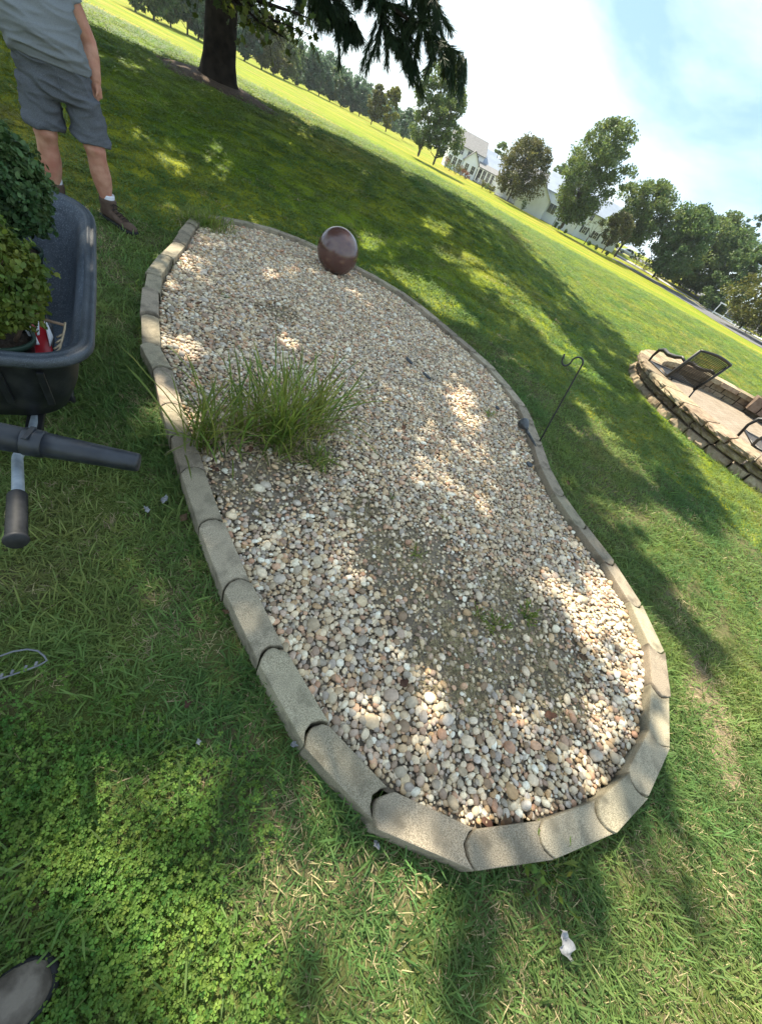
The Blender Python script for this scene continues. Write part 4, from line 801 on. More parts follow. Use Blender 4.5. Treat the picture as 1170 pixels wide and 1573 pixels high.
for pts in ([(60,-330,8.2),(250,-120,7.4),(360,-10,7.2),(420,30,7.2),(476,52,7.2)], [(300,-70,7.3),(390,-2,7.3),(450,18,7.4),(480,30,7.4)], [(250,-120,7.4),(330,-30,7.3),(395,30,7.25),(440,60,7.25)], [(280,-80,7.5),(350,-20,7.5),(372,14,7.5)]):
    P = [mi(at_r(*q)) for q in pts]; mb.tube(P, [.03*(1-.9*k/(len(P)-1)) for k in range(len(P))], 5)
    for k in range(len(P)-1):
        m_ = int((P[k+1]-P[k]).length*58)
        for s in range(m_):
            b_ = P[k].lerp(P[k+1], g.random()); e_ = b_+Vector((g.gauss(0, .15), g.gauss(0, .15), g.gauss(-.05, .11))); lp.append(np.array(e_)); mb.tube([b_, e_], [.003, .002], 3)
V, F = maple_leaves(lp, .052, 2); mt = link('hanging_twigs', mb.mesh('hanging_twigs'), maple, M['bark']); link('leaves', fast_mesh('leaves', V, F), mt, M['maple'])
g = np.random.default_rng(21); n = 120; aa = g.uniform(0, 6.28, n); rr = 3.4*np.sqrt(g.random(n)); zz = g.uniform(3.2, 7.6, n); ck = np.column_stack([rr*np.cos(aa), rr*np.sin(aa), zz]); keep = []
for q in ck:
    x, y, d_ = proj(q+np.array(MT)); keep.append(not (d_ > 0 and -60 < x < 1240 and -60 < y < 1640))
V, F = leaf_cloud(ck[np.array(keep)], np.full(sum(keep), .5), 26, .12, seed=4); link('crown', fast_mesh('crown', V, F), maple, M['maple'])

# ================================================================== glazed ball on the gravel
bc = gnd(519, 386, .275); br_ = .24
mb = MB(); prof = [(max(br_*math.sin(math.pi*k/24), .0005), -br_*math.cos(math.pi*k/24)) for k in range(25)]; ball = mb.lathe(prof, seg=40).build('garden_ball', M['ball'], None, True); ball.location = (bc.x, bc.y, float(bed_z(bc.x, bc.y))+br_-.005)
tag(ball, 'glossy purple-brown ball resting on the gravel by the far edging', 'ball')
# ================================================================== shepherd's hook
hb = gnd(825, 684, .06); ht = at_r(894, 560, math.hypot(hb.x, hb.y)+.02)
hk = empty('shepherd_hook', hb, 0, "thin black shepherd's hook standing in the edging at the right side of the bed", 'hook')
top = ht-hb; dn = top.normalized(); rt_ = Vector((1, 0, 0)); rt_ = (rt_-dn*rt_.dot(dn)).normalized()
pts = [-dn*.18, dn*.2, top*.6, top]
s1 = .042
for k in range(1, 13): a = math.pi*k/12; pts.append(top-rt_*s1*(1-math.cos(a))+dn*s1*1.0*math.sin(a))
c2 = top-rt_*2*s1
for k in range(1, 11): a = math.pi*1.02*k/10; pts.append(c2-rt_*.035*(1-math.cos(a))-dn*.045*math.sin(a))
pts.append(pts[-1]+dn*.03-rt_*.004)
MB().tube(pts, .0068, 8).build('rod', M['iron'], hk, True)
# ================================================================== toppled garden spotlight
sp = gnd(803, 652, .115); tail = gnd(827, 692, .128); ax_ = (tail-sp).normalized()
lt = empty('garden_light', sp, 0, 'toppled black cone garden light lying on the pebbles beside the hook', 'garden light')
Rm = ax_.to_track_quat('Z', 'Y').to_matrix()
MB().lathe([(.001, .03), (.036, .025), (.046, -.010), (.051, -.014), (.051, -.004), (.043, .022), (.028, .055), (.016, .075), (.013, .09)], (0, 0, .01), 20, Rm).build('lamp_head', M['lamp_black'], lt, True)
MB().tube([ax_*.085, ax_*.16], .013, 8).build('neck', M['lamp_black'], lt, True); MB().tube([ax_*.15, ax_*.27, ax_*.33], [.012, .011, .004], 6).build('ground_spike', M['lamp_black'], lt)

# ================================================================== wheelbarrow
C0 = Vector((-1.085, .925, 0)); Fd = Vector((-.69, .724, 0)).normalized(); Ld = Vector((-Fd.y, Fd.x, 0))   # forward, left
WBL, WBW = 1.40, .74
wb = empty('wheelbarrow', C0+Ld*WBW/2, math.atan2(Fd.y, Fd.x), 'black plastic wheelbarrow full of potted shrubs, cut by the left photo edge', 'wheelbarrow')
def wz(u, base): return base+.085*sst(.5, 1.4, u)
def rrect(ix0, ix1, iy, z, rc, rise=True, n=7):
    x0, x1, y0, y1 = ix0, WBL-ix1, -WBW/2+iy, WBW/2-iy; P = []
    for cx_, cy_, a0 in ((x1-rc*1.5, y1-rc*1.2, 0), (x0+rc, y1-rc, 90), (x0+rc, y0+rc, 180), (x1-rc*1.5, y0+rc*1.2, 270)):
        rx = rc*(1.5 if cx_ > WBL/2 else 1); ry = rc*(1.2 if cx_ > WBL/2 else 1)
        for k in range(n+1): a = math.radians(a0+90*k/n); P.append((cx_+rx*math.cos(a), cy_+ry*math.sin(a)))
    # straight sides get extra points
    Q = []
    for i in range(len(P)):
        p, q = P[i], P[(i+1) % len(P)]; Q.append(p); d = math.hypot(q[0]-p[0], q[1]-p[1])
        if d > .12:
            m_ = int(d/.1)
            for k in range(1, 8): Q.append((p[0]+(q[0]-p[0])*k/8, p[1]+(q[1]-p[1])*k/8))
    return [(x, y, wz(x, z) if rise else z) for x, y in Q]
RZ = .615
shell = [rrect(.22, .40, .17, .26, .10, False), rrect(.13, .28, .12, .30, .13, False), rrect(.08, .14, .075, .42, .14), rrect(.042, .05, .042, RZ-.045, .15), rrect(.036, .036, .036, RZ-.02, .15)]
MB().rings(shell, True, False).build('tub_shell', M['tub'], wb, True)
tin = bpy.data.materials.new('tub_scuffed_inside'); M['tub_in'] = mat('tub_scuffed_inside', (0.030, 0.040, 0.054), 0.6, (0.055, 0.070, 0.090), 30, 8, .35, .7, .1, 150, 0.35, col3=(0.15, 0.17, 0.195), scale3=160, lo3=.52, hi3=.75)
inner = [rrect(.040, .040, .040, RZ-.004, .15), rrect(.055, .055, .055, RZ-.012, .14), rrect(.075, .075, .072, RZ-.04, .135), rrect(.10, .16, .10, .42, .13), rrect(.15, .30, .14, .31, .12, False), rrect(.24, .42, .19, .275, .10, False)]
MB().rings(inner, False, True).build('tub_inside', M['tub_in'], wb, True)
M['tub_rim'] = mat('scuffed_rim', (0.020, 0.026, 0.034), 0.48, (0.045, 0.055, 0.068), 12, 8, .4, .65, .1, 150, 0.45, col3=(0.13, 0.15, 0.175), scale3=420, lo3=.5, hi3=.8)
rim = [rrect(.036, .036, .036, RZ-.022, .15), rrect(.006, .006, .006, RZ-.034, .165), rrect(-.002, -.002, -.002, RZ-.022, .17), rrect(.0, .0, .0, RZ-.004, .17), rrect(.010, .010, .010, RZ+.004, .165), rrect(.016, .016, .016, RZ-.003, .16), rrect(.024, .024, .024, RZ+.005, .155), rrect(.036, .036, .036, RZ+.004, .15), rrect(.041, .041, .041, RZ-.006, .15)]
MB().rings(rim, False, False).build('rim', M['tub_rim'], wb, True)
for s in (-1, 1):
    MB().tube([(-.73, s*.258, .648), (-.55, s*.235, .604), (-.36, s*.20, .535), (-.2, s*.18, .44), (0, s*.15, .31), (.5, s*.14, .23), (1.05, s*.09, .22)], .0125, 8).build('handle_bar', M['steel'], wb, True)
    mb = MB(); P0, P1 = Vector((-.575, s*.238, .612)), Vector((-.748, s*.261, .651)); n = 30
    mb.tube([P0.lerp(P1, k/n) for k in range(n+1)], [.0165+(.0030 if k % 2 else 0)+(.003 if k > n-2 else 0) for k in range(n+1)], 14); mb.build('grip', M['rubber'], wb, True)
    MB().tube([(.62, s*.14, .25), (.58, s*.20, .05), (.62, s*.20, .02), (.75, s*.18, .02)], .014, 8).build('leg', M['iron'], wb, True)
for k_ in range(5):   # moulded ribs on the back of the tub
    y_ = -.22+.11*k_; MB().box((.062, y_, .47), (.012, .022, .17), R=Matrix.Rotation(-.30, 3, 'Y')).build('tub_rib', M['tub'], wb, bevel=.004)
for s in (-1, 1):
    MB().box((.10, s*.15, .285), (.16, .05, .02)).build('bracket', M['iron'], wb, bevel=.003)
    for u_ in (.05, .15): MB().lathe([(.011, 0), (.011, .007), (.004, .010)], (u_, s*.15, .295), 6).build('bolt', M['steel'], wb)
w_ = MB().lathe([(.10, -.05), (.17, -.055), (.20, -.03), (.20, .03), (.17, .055), (.10, .05)], (1.08, 0, .20), 24, Matrix.Rotation(math.pi/2, 3, 'X')).build('wheel', M['rubber'], wb, True); MB().tube([(1.08, -.14, .2), (1.08, .14, .2)], .015, 8).build('axle', M['steel'], w_)
def W2(u, v, z): return C0+Ld*WBW/2+Fd*u+Ld*v+Vector((0, 0, z))
# --- leaf blower tube resting across the handles
bl = empty('blower_tube', (0, 0, 0), 0, 'dark blue-black leaf blower tube lying across the wheelbarrow handles', 'blower tube')
t0, t1 = gnd(214, 711, .625), gnd(-10, 668, .645); ex = t1+(t1-t0)*1.1
mb = MB(); mb.tube([t0, t0.lerp(t1, .02), t0.lerp(t1, .35), t0.lerp(t1, .70)], [.0235, .0262, .0295, .033], 24); mb.build('nozzle', M['blower'], bl, True)
MB().tube([t0-(t1-t0).normalized()*-.0005, t0.lerp(t1, .012)], [.019, .019], 20).build('opening', M['sole'], bl)
mb = MB(); mb.tube([t0.lerp(t1, .67), t0.lerp(t1, .68), t0.lerp(t1, .80), t0.lerp(t1, .81)], [.032, .0355, .0365, .034], 24); mb.build('coupling', M['blower'], bl, True)
MB().tube([t0.lerp(t1, .80), ex], [.034, .037], 24).build('extension', M['blower'], bl, True)
MB().box(t0.lerp(t1, .74)+Vector((0, -.006, .036)), (.012, .05, .004), math.radians(25)).build('latch', M['blower'], bl, bevel=.001)
# --- boxwood shrubs in pots
def boxwood(c, rx, rz, leaf, lab, n, seed, pot_z, lsize=.0085):
    root = empty('boxwood', (c.x, c.y, pot_z), seed, lab, 'shrub', 'potted boxwoods in the wheelbarrow'); g = np.random.default_rng(seed)
    hgt = c.z-pot_z
    d = g.normal(size=(n, 3)); d /= np.linalg.norm(d, axis=1)[:, None]; lump = np.array([1+.22*mnoise.noise(Vector(q)*2.3+Vector((seed, 0, 0)))+.16*mnoise.noise(Vector(q)*5.5) for q in d]); rad = lump*g.uniform(.62, 1.02, n)**.55
    P = d*rad[:, None]*np.array([rx, rx, rz])+np.array([0, 0, hgt]); # young shoots standing out of the clipped outline
    for q_ in range(70):
        dq = g.normal(size=3); dq[2] = abs(dq[2])*1.1; dq /= np.linalg.norm(dq); tip = g.uniform(1.05, 1.24); m_ = 16
        t_ = g.uniform(.85, tip, m_); sh_ = dq[None]*t_[:, None]*np.array([rx, rx, rz])+np.array([0, 0, hgt])+g.normal(0, .006, (m_, 3)); P = np.vstack([P, sh_]); d = np.vstack([d, np.repeat(dq[None], m_, 0)])
    ok_ = P[:, 2] > .05; P = P[ok_]; d_l = d[ok_]; n = len(P)
    nr = d_l*.6+g.normal(size=(n, 3))*.7; nr /= np.linalg.norm(nr, axis=1)[:, None]; a = np.cross(nr, g.normal(size=(n, 3))); a /= np.linalg.norm(a, axis=1)[:, None]; b_ = np.cross(nr, a); s = lsize*g.uniform(.5, 1.4, n)[:, None]
    V = np.stack([P-a*s*1.1, P-a*s*.4+b_*s*.62-nr*s*.1, P+a*s*.5+b_*s*.6-nr*s*.1, P+a*s*1.15-nr*s*.25, P+a*s*.5-b_*s*.6-nr*s*.1, P-a*s*.4-b_*s*.62-nr*s*.1], 1).reshape(-1, 3); F = np.arange(len(V)).reshape(-1, 6)
    link('foliage', fast_mesh('foliage', V, F), root, M[leaf])
    mb = MB()
    for k in range(46):
        q = Vector(d[k])*.93*lump[k]; e_ = Vector((q.x*rx, q.y*rx, q.z*rz+hgt)); b0 = Vector((random.uniform(-.03, .03), random.uniform(-.03, .03), .02)); mb.tube([b0, b0.lerp(e_, .55)+Vector((0, 0, .03)), e_], [.005, .003, .0014], 4)
    st = mb.build('twigs', M['twig'], root); st['kind'] = 'stuff'
    MB().lathe([(.08, -.20), (.096, -.02), (.103, -.02), (.105, .0), (.098, .002), (.095, -.012), (.08, -.19)], seg=28).build('pot', M['pot'], root, True)
    MB().lathe([(.0005, -.012), (.05, -.010), (.095, -.018)], seg=20).build('soil', M['potsoil'], root, True)
    return root
c1 = gnd(-38, 424, .745); c2 = gnd(-8, 280, .79)
boxwood(c1, .172, .162, 'box_new', 'light green potted boxwood nearer the camera in the wheelbarrow', 8000, 61, .565, .0085)
boxwood(c2, .175, .195, 'box_dark', 'dark green boxwood behind the lighter one in the wheelbarrow', 9000, 62, .565, .0095)
# --- red and white plastic bag
bgo = empty('plastic_bag', (0, 0, 0), 0, 'crumpled red, white and black plastic bag inside the wheelbarrow', 'bag')
def sheet(name, pxs, zs, matn, seed, amp=.008):
    P = [gnd(x, y, z) for (x, y), z in zip(pxs, zs)]; n = 8; V = []; F = []
    for i in range(n+1):
        for j in range(n+1):
            u, v = i/n, j/n; p = P[0].lerp(P[1], u).lerp(P[3].lerp(P[2], u), v); V.append(p+Vector((0, 0, 1))*amp*mnoise.noise(p*22+Vector((seed, 0, 0)))+Vector((1, 0, 0))*amp*mnoise.noise(p*18+Vector((0, seed, 0))))
    F = [(i*(n+1)+j, (i+1)*(n+1)+j, (i+1)*(n+1)+j+1, i*(n+1)+j+1) for i in range(n) for j in range(n)]
    o = MB().add(V, F).build(name, M[matn], bgo, True); md = o.modifiers.new('t', 'SOLIDIFY'); md.thickness = .004; return o
sheet('red_panel', [(44,488),(70,492),(82,548),(44,552)], [.56, .56, .50, .50], 'bag_red', 1)
sheet('white_stripe', [(36,502),(44,498),(61,529),(50,530)], [.565, .565, .525, .525], 'bag_white', 2, .004)
sheet('white_edge', [(68,494),(73,496),(80,518),(76,532)], [.565, .565, .53, .52], 'bag_white', 3, .004)
sheet('black_panel', [(72,482),(82,500),(84,545),(76,545)], [.545, .545, .48, .48], 'bag_black', 4)
sheet('white_corner', [(18,494),(32,490),(36,500),(28,506)], [.60, .60, .585, .585], 'bag_white', 6, .004)
sheet('letter_bars', [(55,493.5),(60,493.5),(61,515),(57,515)], [.566, .566, .546, .546], 'bag_white', 5, .002)
# --- hand cultivator fork
cu = empty('hand_cultivator', (0, 0, 0), 0, 'rusty hand cultivator with pale bent tines hooked in the wheelbarrow corner', 'hand tool')
mb = MB(); mb.tube([gnd(24, 524, .56), gnd(30, 508, .60), gnd(42, 495, .635), gnd(62, 489, .645), gnd(98, 499, .635)], [.007, .006, .0055, .005, .005], 8); mb.build('shank', M['rust'], cu, True)
MB().tube([gnd(100, 495, .64), gnd(99, 505, .625), gnd(97, 515, .61), gnd(92, 535, .585), gnd(87, 542, .575)], .0036, 8).build('tine', M['tine'], cu, True)
for a, b_, c in (((97,513,.612),(92,516,.606),(87,518,.60)), ((95,521,.603),(90,524,.597),(86,527,.592)), ((93,528,.594),(88,533,.587),(83,536,.582)), ((90,538,.582),(85,542,.576),(79,546,.571))): MB().tube([gnd(*a), gnd(*b_), gnd(*c)], [.0036, .0036, .0028], 8).build('tine', M['tine'], cu, True)
# ================================================================== person standing behind the wheelbarrow
def ell(c, a, b_, z, n=20, rot=0.0, sq=2.0):
    P = []
    for k in range(n):
        t_ = 2*math.pi*k/n; ca, sa = math.cos(t_), math.sin(t_); x = math.copysign(abs(ca)**(2/sq), ca)*a; y = math.copysign(abs(sa)**(2/sq), sa)*b_
        P.append((c[0]+x*math.cos(rot)-y*math.sin(rot), c[1]+x*math.sin(rot)+y*math.cos(rot), z))
    return P
def loft(mb, rows, n=20, sq=2.0): return mb.rings([ell((r[0], r[1]), r[3], r[4], r[2], n, 0, sq) for r in rows])
def boot_part(rz, up, mat_u, name, parent, size=1.0, lace=True):
    """boot pointing +y locally, heel at y=-.11, sole on z=0"""
    root = bpy.data.objects.new(name, None); COL.objects.link(root); root.empty_display_size = .1
    if parent: root.parent = parent
    return root
def boot_meshes(size=1.0, high=.15):
    mb = MB(); rows = []
    for y, w, zt in ((-.125, .030, .075), (-.11, .036, .10), (-.07, .040, .105), (-.02, .040, .105), (.03, .042, .098), (.08, .046, .082), (.12, .048, .072), (.155, .045, .066), (.18, .036, .056), (.196, .02, .042)):
        R = []
        for k in range(18):
            a = 2*math.pi*k/18; x = w*math.copysign(abs(math.cos(a))**.8, math.cos(a)); z = .022+(zt-.022)*(.5+.5*math.sin(a)); R.append((x*size, y*size, z*size))
        rows.append(R)
    mb.rings(rows); loft(mb, [(0, -.065*size, .05*size, .044*size, .060*size), (0, -.062*size, .10*size, .049*size, .060*size), (0, -.066*size, high*size, .052*size, .062*size), (0, -.066*size, (high+.012)*size, .050*size, .060*size)], 18)
    up = remeshed(mb, 'upper', .0055*size, 5)
    out = [(.036, -.135), (.041, -.09), (.037, -.03), (.042, .03), (.050, .09), (.051, .13), (.045, .17), (.030, .198), (0, .207)]; poly = out+[(-x, y) for x, y in out[::-1][1:]]
    sole = MB(); sole.rings([[(x*size*s_, y*size*s_, z*size) for x, y in poly] for z, s_ in ((0, .97), (.012, 1.0), (.026, 1.0), (.030, .97))]); return up, sole.mesh('sole', True)
BU, BS = boot_meshes()
TOE = MB()
for k_ in range(2): TOE.tube([(-.046, .085-.012*k_, .040), (-.036, .112-.012*k_, .064), (-.018, .122-.012*k_, .0755), (0, .125-.012*k_, .0785), (.018, .122-.012*k_, .0755), (.036, .112-.012*k_, .064), (.046, .085-.012*k_, .040)], .0014, 5)
TOEM = TOE.mesh('toe_seam', True)
def boot(parent, loc, rz, mu, name='boot', sc_=1.0, laces=True):
    root = link(name, BU, parent); root.location = loc; root.rotation_euler = (0, 0, rz); root.scale = (sc_,)*3
    if not BU.materials: BU.materials.append(None)
    root.material_slots[0].link = 'OBJECT'; root.material_slots[0].material = M[mu]; link('sole', BS, root, M['sole']); link('toe_seam', TOEM, root, M['lace'])['kind'] = 'stuff'
    if laces:
        mb = MB()
        for k in range(5):
            y = .095-.027*k; z = .083+.008*k+.004*(k > 2)
            if k == 4: y, z = -.004, .138
            if k == 3: y, z = .012, .112
            mb.tube([(-.026, y-.008, z-.006), (0, y, z+.006), (.026, y+.008, z-.006)], .0026, 5); mb.tube([(.026, y-.008, z-.006), (0, y, z+.007), (-.026, y+.008, z-.006)], .0026, 5)
        mb.tube([(0, -.0, .142), (.03, .03, .130), (.045, .04, .105)], .0024, 5); mb.tube([(0, -.0, .142), (-.035, .035, .125), (-.05, .05, .10)], .0024, 5)
        lo_ = mb.build('laces', M['lace'], root); lo_['kind'] = 'stuff'
    return root
pf = Vector((.74, -.67, 0)); pbase = Vector((-3.60, 3.28, 0)); pbase.z = float(terrain(pbase.x, pbase.y))
per = empty('person', pbase, math.atan2(.67, .74)*1.0-0.0, 'person in grey T-shirt, grey-blue shorts and brown boots standing behind the wheelbarrow', 'person')
per.rotation_euler = (0, 0, math.atan2(.74, .67))      # local +x = the person's left, local -y = the way he faces
# body: local x left(+), y back(+), z up
per.scale = (1.10, 1.05, 1.0)
body = MB()
LA, RA = (.165, -.03), (-.165, .02)
def leg(mb, A, H, kx):
    ax, ay = A; hx, hy = H
    L_ = lambda z: (ax+(hx-ax)*min(z/.86, 1)+kx*math.sin(math.pi*min(z/.86, 1)), ay+(hy-ay)*min(z/.86, 1)-.015*math.sin(math.pi*min(z/.86, 1)))
    rows = []
    for z, a, b_, oy in ((.05, .036, .042, .0), (.11, .036, .042, .004), (.17, .041, .048, .010), (.26, .053, .060, .018), (.33, .058, .066, .020), (.40, .054, .060, .012), (.455, .053, .058, -.002), (.50, .060, .064, -.012), (.545, .060, .062, -.004), (.62, .068, .072, 0), (.74, .082, .086, 0), (.86, .09, .10, 0)):
        x, y = L_(z); k_ = np.interp(z, [.05, .16, .28, .60, .74, .86], [.86, .92, 1.2, 1.15, .95, .88]); rows.append((x, y+oy, z, a*k_, b_*k_))
    loft(mb, rows)
HL, HR = (.065, 0), (-.145, 0)
leg(body, LA, HL, .012); leg(body, RA, HR, -.01)
TX = lambda z: -.04-.17*(z-.8)        # torso leans to his right
loft(body, [(TX(z), y, z, a, b_) for z, y, a, b_ in ((.76, 0, .15, .11), (.86, 0, .175, .13), (.98, -.01, .18, .14), (1.12, -.012, .185, .14), (1.26, 0, .19, .125), (1.36, .01, .185, .105), (1.42, .015, .12, .08), (1.46, .015, .06, .06), (1.52, .01, .057, .06))], 24)
loft(body, [(TX(1.6), y, z, a, b_) for z, y, a, b_ in ((1.50, -.01, .045, .055), (1.53, -.02, .062, .078), (1.58, -.015, .072, .092), (1.64, -.005, .077, .097), (1.70, 0, .074, .092), (1.745, .005, .052, .065), (1.762, .005, .02, .025))], 20)
hx = TX(1.6); body.tube([(hx, -.095, 1.645), (hx, -.118, 1.60), (hx, -.10, 1.585)], [.010, .016, .012], 8)
for s in (-1, 1): body.tube([(hx+s*.078, .01, 1.63), (hx+s*.088, .015, 1.60)], [.018, .012], 8)
def arm(mb, P, R): mb.tube(P, R, 12)
SHL = Vector((TX(1.36)+.185, .02, 1.345)); ELB = Vector((.155, .055, 1.10)); WR = Vector((.172, -.005, .905))
arm(body, [SHL-Vector((.05, 0, -.01)), SHL, SHL.lerp(ELB, .5), ELB, ELB.lerp(WR, .35), WR], [.06, .066, .062, .054, .055, .036])
SHR = Vector((TX(1.36)-.185, .02, 1.345)); ELR = Vector((-.47, .07, 1.10)); WRR = Vector((-.52, -.04, .88))
arm(body, [SHR+Vector((.05, 0, .01)), SHR, SHR.lerp(ELR, .5), ELR, ELR.lerp(WRR, .35), WRR], [.06, .066, .062, .054, .055, .036])
def hand(mb, W, dirv, side):
    d = dirv.normalized(); f = Vector((0, -1, 0)); palm = W+d*.055; mb.tube([W-d*.02, W+d*.03, W+d*.085], [.026, .034, .032], 10)
    for k in range(4):
        off = f*(.026-.0175*k); l_ = (.070, .078, .073, .056)[k]; b0 = W+d*.075+off; m_ = b0+d*l_*.5+Vector((-side*.004, 0, 0)); e_ = m_+d*l_*.42+Vector((-side*.016, 0, 0)); mb.tube([b0-d*.02, b0, m_, e_], [.010, .0095, .0088, .0065], 8)
    t0_ = W+d*.025+f*.026; mb.tube([t0_, t0_+f*.028+d*.02, t0_+f*.036+d*.052+Vector((-side*.01, 0, 0))], [.0125, .0105, .008], 8)
hand(body, WR, Vector((.02, -.02, -1)), 1); hand(body, WRR, Vector((.05, -.1, -1)), -1)
bo_ = link('body', remeshed(body, 'body', .0085, 3), per, M['skin'])
# face
for s in (-1, 1): MB().lathe([(.001, -.009), (.009, 0), (.001, .009)], (hx+s*.03, -.088, 1.635), 8).build('eye', M['bag_white'], bo_, True)
MB().tube([(hx-.022, -.093, 1.565), (hx, -.099, 1.563), (hx+.022, -.093, 1.565)], .005, 6).build('mouth', M['bag_red'], bo_, True)
mb = MB(); loft(mb, [(hx, y, z, a, b_) for z, y, a, b_ in ((1.63, .035, .082, .075), (1.69, .012, .083, .093), (1.735, .008, .066, .078), (1.772, .006, .02, .025))]); link('hair', remeshed(mb, 'hair', .008, 2), per, M['hair'])
# T-shirt
def wrk(sx, sz, amp): return lambda p: amp*(.6*mnoise.noise(Vector((p[0]*sx+p[2]*5.0, p[1]*sx, p[2]*sz)))+1.3*(max(0, 1-2.6*abs(mnoise.noise(Vector((p[0]*sx*.8+p[2]*6, p[1]*sx*1.2, p[2]*sz*1.1+7)))))**2-.25)+.5*(max(0, 1-2.6*abs(mnoise.noise(Vector((p[0]*sx*1.5-p[2]*9, p[1]*sx*2, p[2]*sz*2+3)))))**2-.25))
sh = MB(); loft(sh, [(TX(z), y, z, a, b_) for z, y, a, b_ in ((.925, -.012, .216, .176), (.94, -.012, .220, .180), (.98, -.022, .216, .184), (1.06, -.03, .214, .188), (1.16, -.022, .215, .176), (1.27, -.004, .216, .150), (1.35, .008, .205, .125), (1.41, .015, .14, .095), (1.44, .015, .075, .075))], 28, 2.2)
for S_, E_l, s in ((SHL, ELB, 1), (SHR, ELR, -1)): sh.tube([S_-Vector((s*.07, 0, -.005)), S_+Vector((0, 0, .004)), S_.lerp(E_l, .22), S_.lerp(E_l, .34)], [.08, .082, .080, .082], 16)
link('t_shirt', remeshed(sh, 't_shirt', .008, 6, wrk(4, 11, .011)), per, M['shirt'])
# shorts
so_ = MB(); loft(so_, [(TX(z)*1.0, y, z, a, b_) for z, y, a, b_ in ((.735, .0, .175, .125), (.78, .0, .192, .150), (.86, 0, .203, .160), (.95, -.012, .200, .164))], 28, 2.3)
for (ax, ay), (hx_, hy_), s in ((LA, HL, 1), (RA, HR, -1)):
    rows = []
    for z, a, b_ in ((.535, .114, .108), (.545, .116, .110), (.62, .112, .110), (.70, .108, .114), (.80, .105, .125)):
        x = ax+(hx_-ax)*z/.86; y = ay+(hy_-ay)*z/.86; rows.append((x+s*.006, y, z, a, b_))
    loft(so_, rows, 22, 2.2)
shm = remeshed(so_, 'shorts', .0085, 4, wrk(6, 8, .012)); shorts = link('shorts', shm, per, M['shorts'])
MB().tube([(TX(.84)+.005, -.163, .90), (TX(.8)+.006, -.160, .82), (TX(.8)+.006, -.125, .755)], .0035, 5).build('fly_seam', M['shorts'], shorts)
MB().tube([(TX(.84)+.10, -.142, .875), (TX(.84)+.165, -.10, .80)], .004, 5).build('pocket_seam', M['shorts'], shorts)
for (ax, ay), nm in ((LA, 'l'), (RA, 'r')):
    mb = MB(); loft(mb, [(ax, ay+.004, .10, .043, .050), (ax, ay+.006, .15, .043, .050), (ax, ay+.010, .195, .0485, .0555), (ax, ay+.011, .205, .0475, .0545), (ax, ay+.011, .204, .044, .051)], 18); mb.build('sock', M['sock'], per, True)
fwd = lambda a: math.pi+a            # boots point to local -y
for A__, rz_ in ((LA, math.pi+math.radians(33)), (RA, math.pi-math.radians(10))): boot(per, (A__[0]-.068*math.sin(rz_), A__[1]+.068*math.cos(rz_)+.004, 0), rz_, 'boot', sc_=1.08)
# photographer's boot in the corner
tp_ = gnd(72, 1497, .05); bp_ = boot(None, (0, 0, 0), 0, 'boot_grey', 'work_boot', 1.12); dirb = math.radians(-30); bp_.rotation_euler = (0, 0, dirb); bp_.location = (tp_.x-.19*1.12*math.sin(-dirb), tp_.y-.19*1.12*math.cos(dirb), .012); tag(bp_, 'toe of a dusty grey suede work boot in the lower left corner', 'boot')

# ================================================================== grass, clover and weeds
def blade_clump(seed, n, L0, L1, w, spread, lean, curl, matn, segs=3):
    g = np.random.default_rng(seed); V = []; F = []
    for i in range(n):
        L_ = g.uniform(L0, L1); a = g.uniform(0, 6.28); b0 = np.array([g.normal(0, spread), g.normal(0, spread), -.006]); d = np.array([math.cos(a), math.sin(a), 0]); s = np.array([-d[1], d[0], 0]); tilt = abs(g.normal(lean, .3)); ww = w*g.uniform(.7, 1.25); p = b0; base = len(V); tw = g.uniform(-.5, .5)
        for k in range(segs+1):
            f_ = k/segs; hw = ww*(1-.15*f_) if k < segs else 0; ss = s*math.cos(tw*f_)+np.array([0, 0, 1])*math.sin(tw*f_)
            if k < segs: V += [p-ss*hw/2, p+ss*hw/2]
            else: V.append(p)
            th = tilt+curl*f_*g.uniform(.7, 1.3); p = p+(d*math.sin(th)+np.array([0, 0, 1])*math.cos(th))*L_/segs
        for k in range(segs-1): F.append((base+2*k, base+2*k+1, base+2*k+3, base+2*k+2))
        F.append((base+2*segs-2, base+2*segs-1, base+2*segs))
    me = bpy.data.meshes.new('clump'); me.from_pydata([tuple(v) for v in V], [], F); me.materials.append(M[matn]); me.polygons.foreach_set('use_smooth', [True]*len(F)); return me
GP = [blade_clump(k, 42, .030, .075, .0042, .036, .88, .8, 'blade') for k in range(6)]+[blade_clump(20+k, 30, .03, .065, .0026, .038, 1.05, .6, 'dry_blade') for k in range(3)]+[blade_clump(30+k, 20, .06, .12, .0050, .030, .8, .9, 'blade', 4) for k in range(3)]+[blade_clump(80+k, 46, .030, .065, .0062, .055, .8, .8, 'blade', 2) for k in range(4)]+[blade_clump(86+k, 36, .03, .06, .0045, .055, .9, .6, 'dry_blade', 2) for k in range(2)]
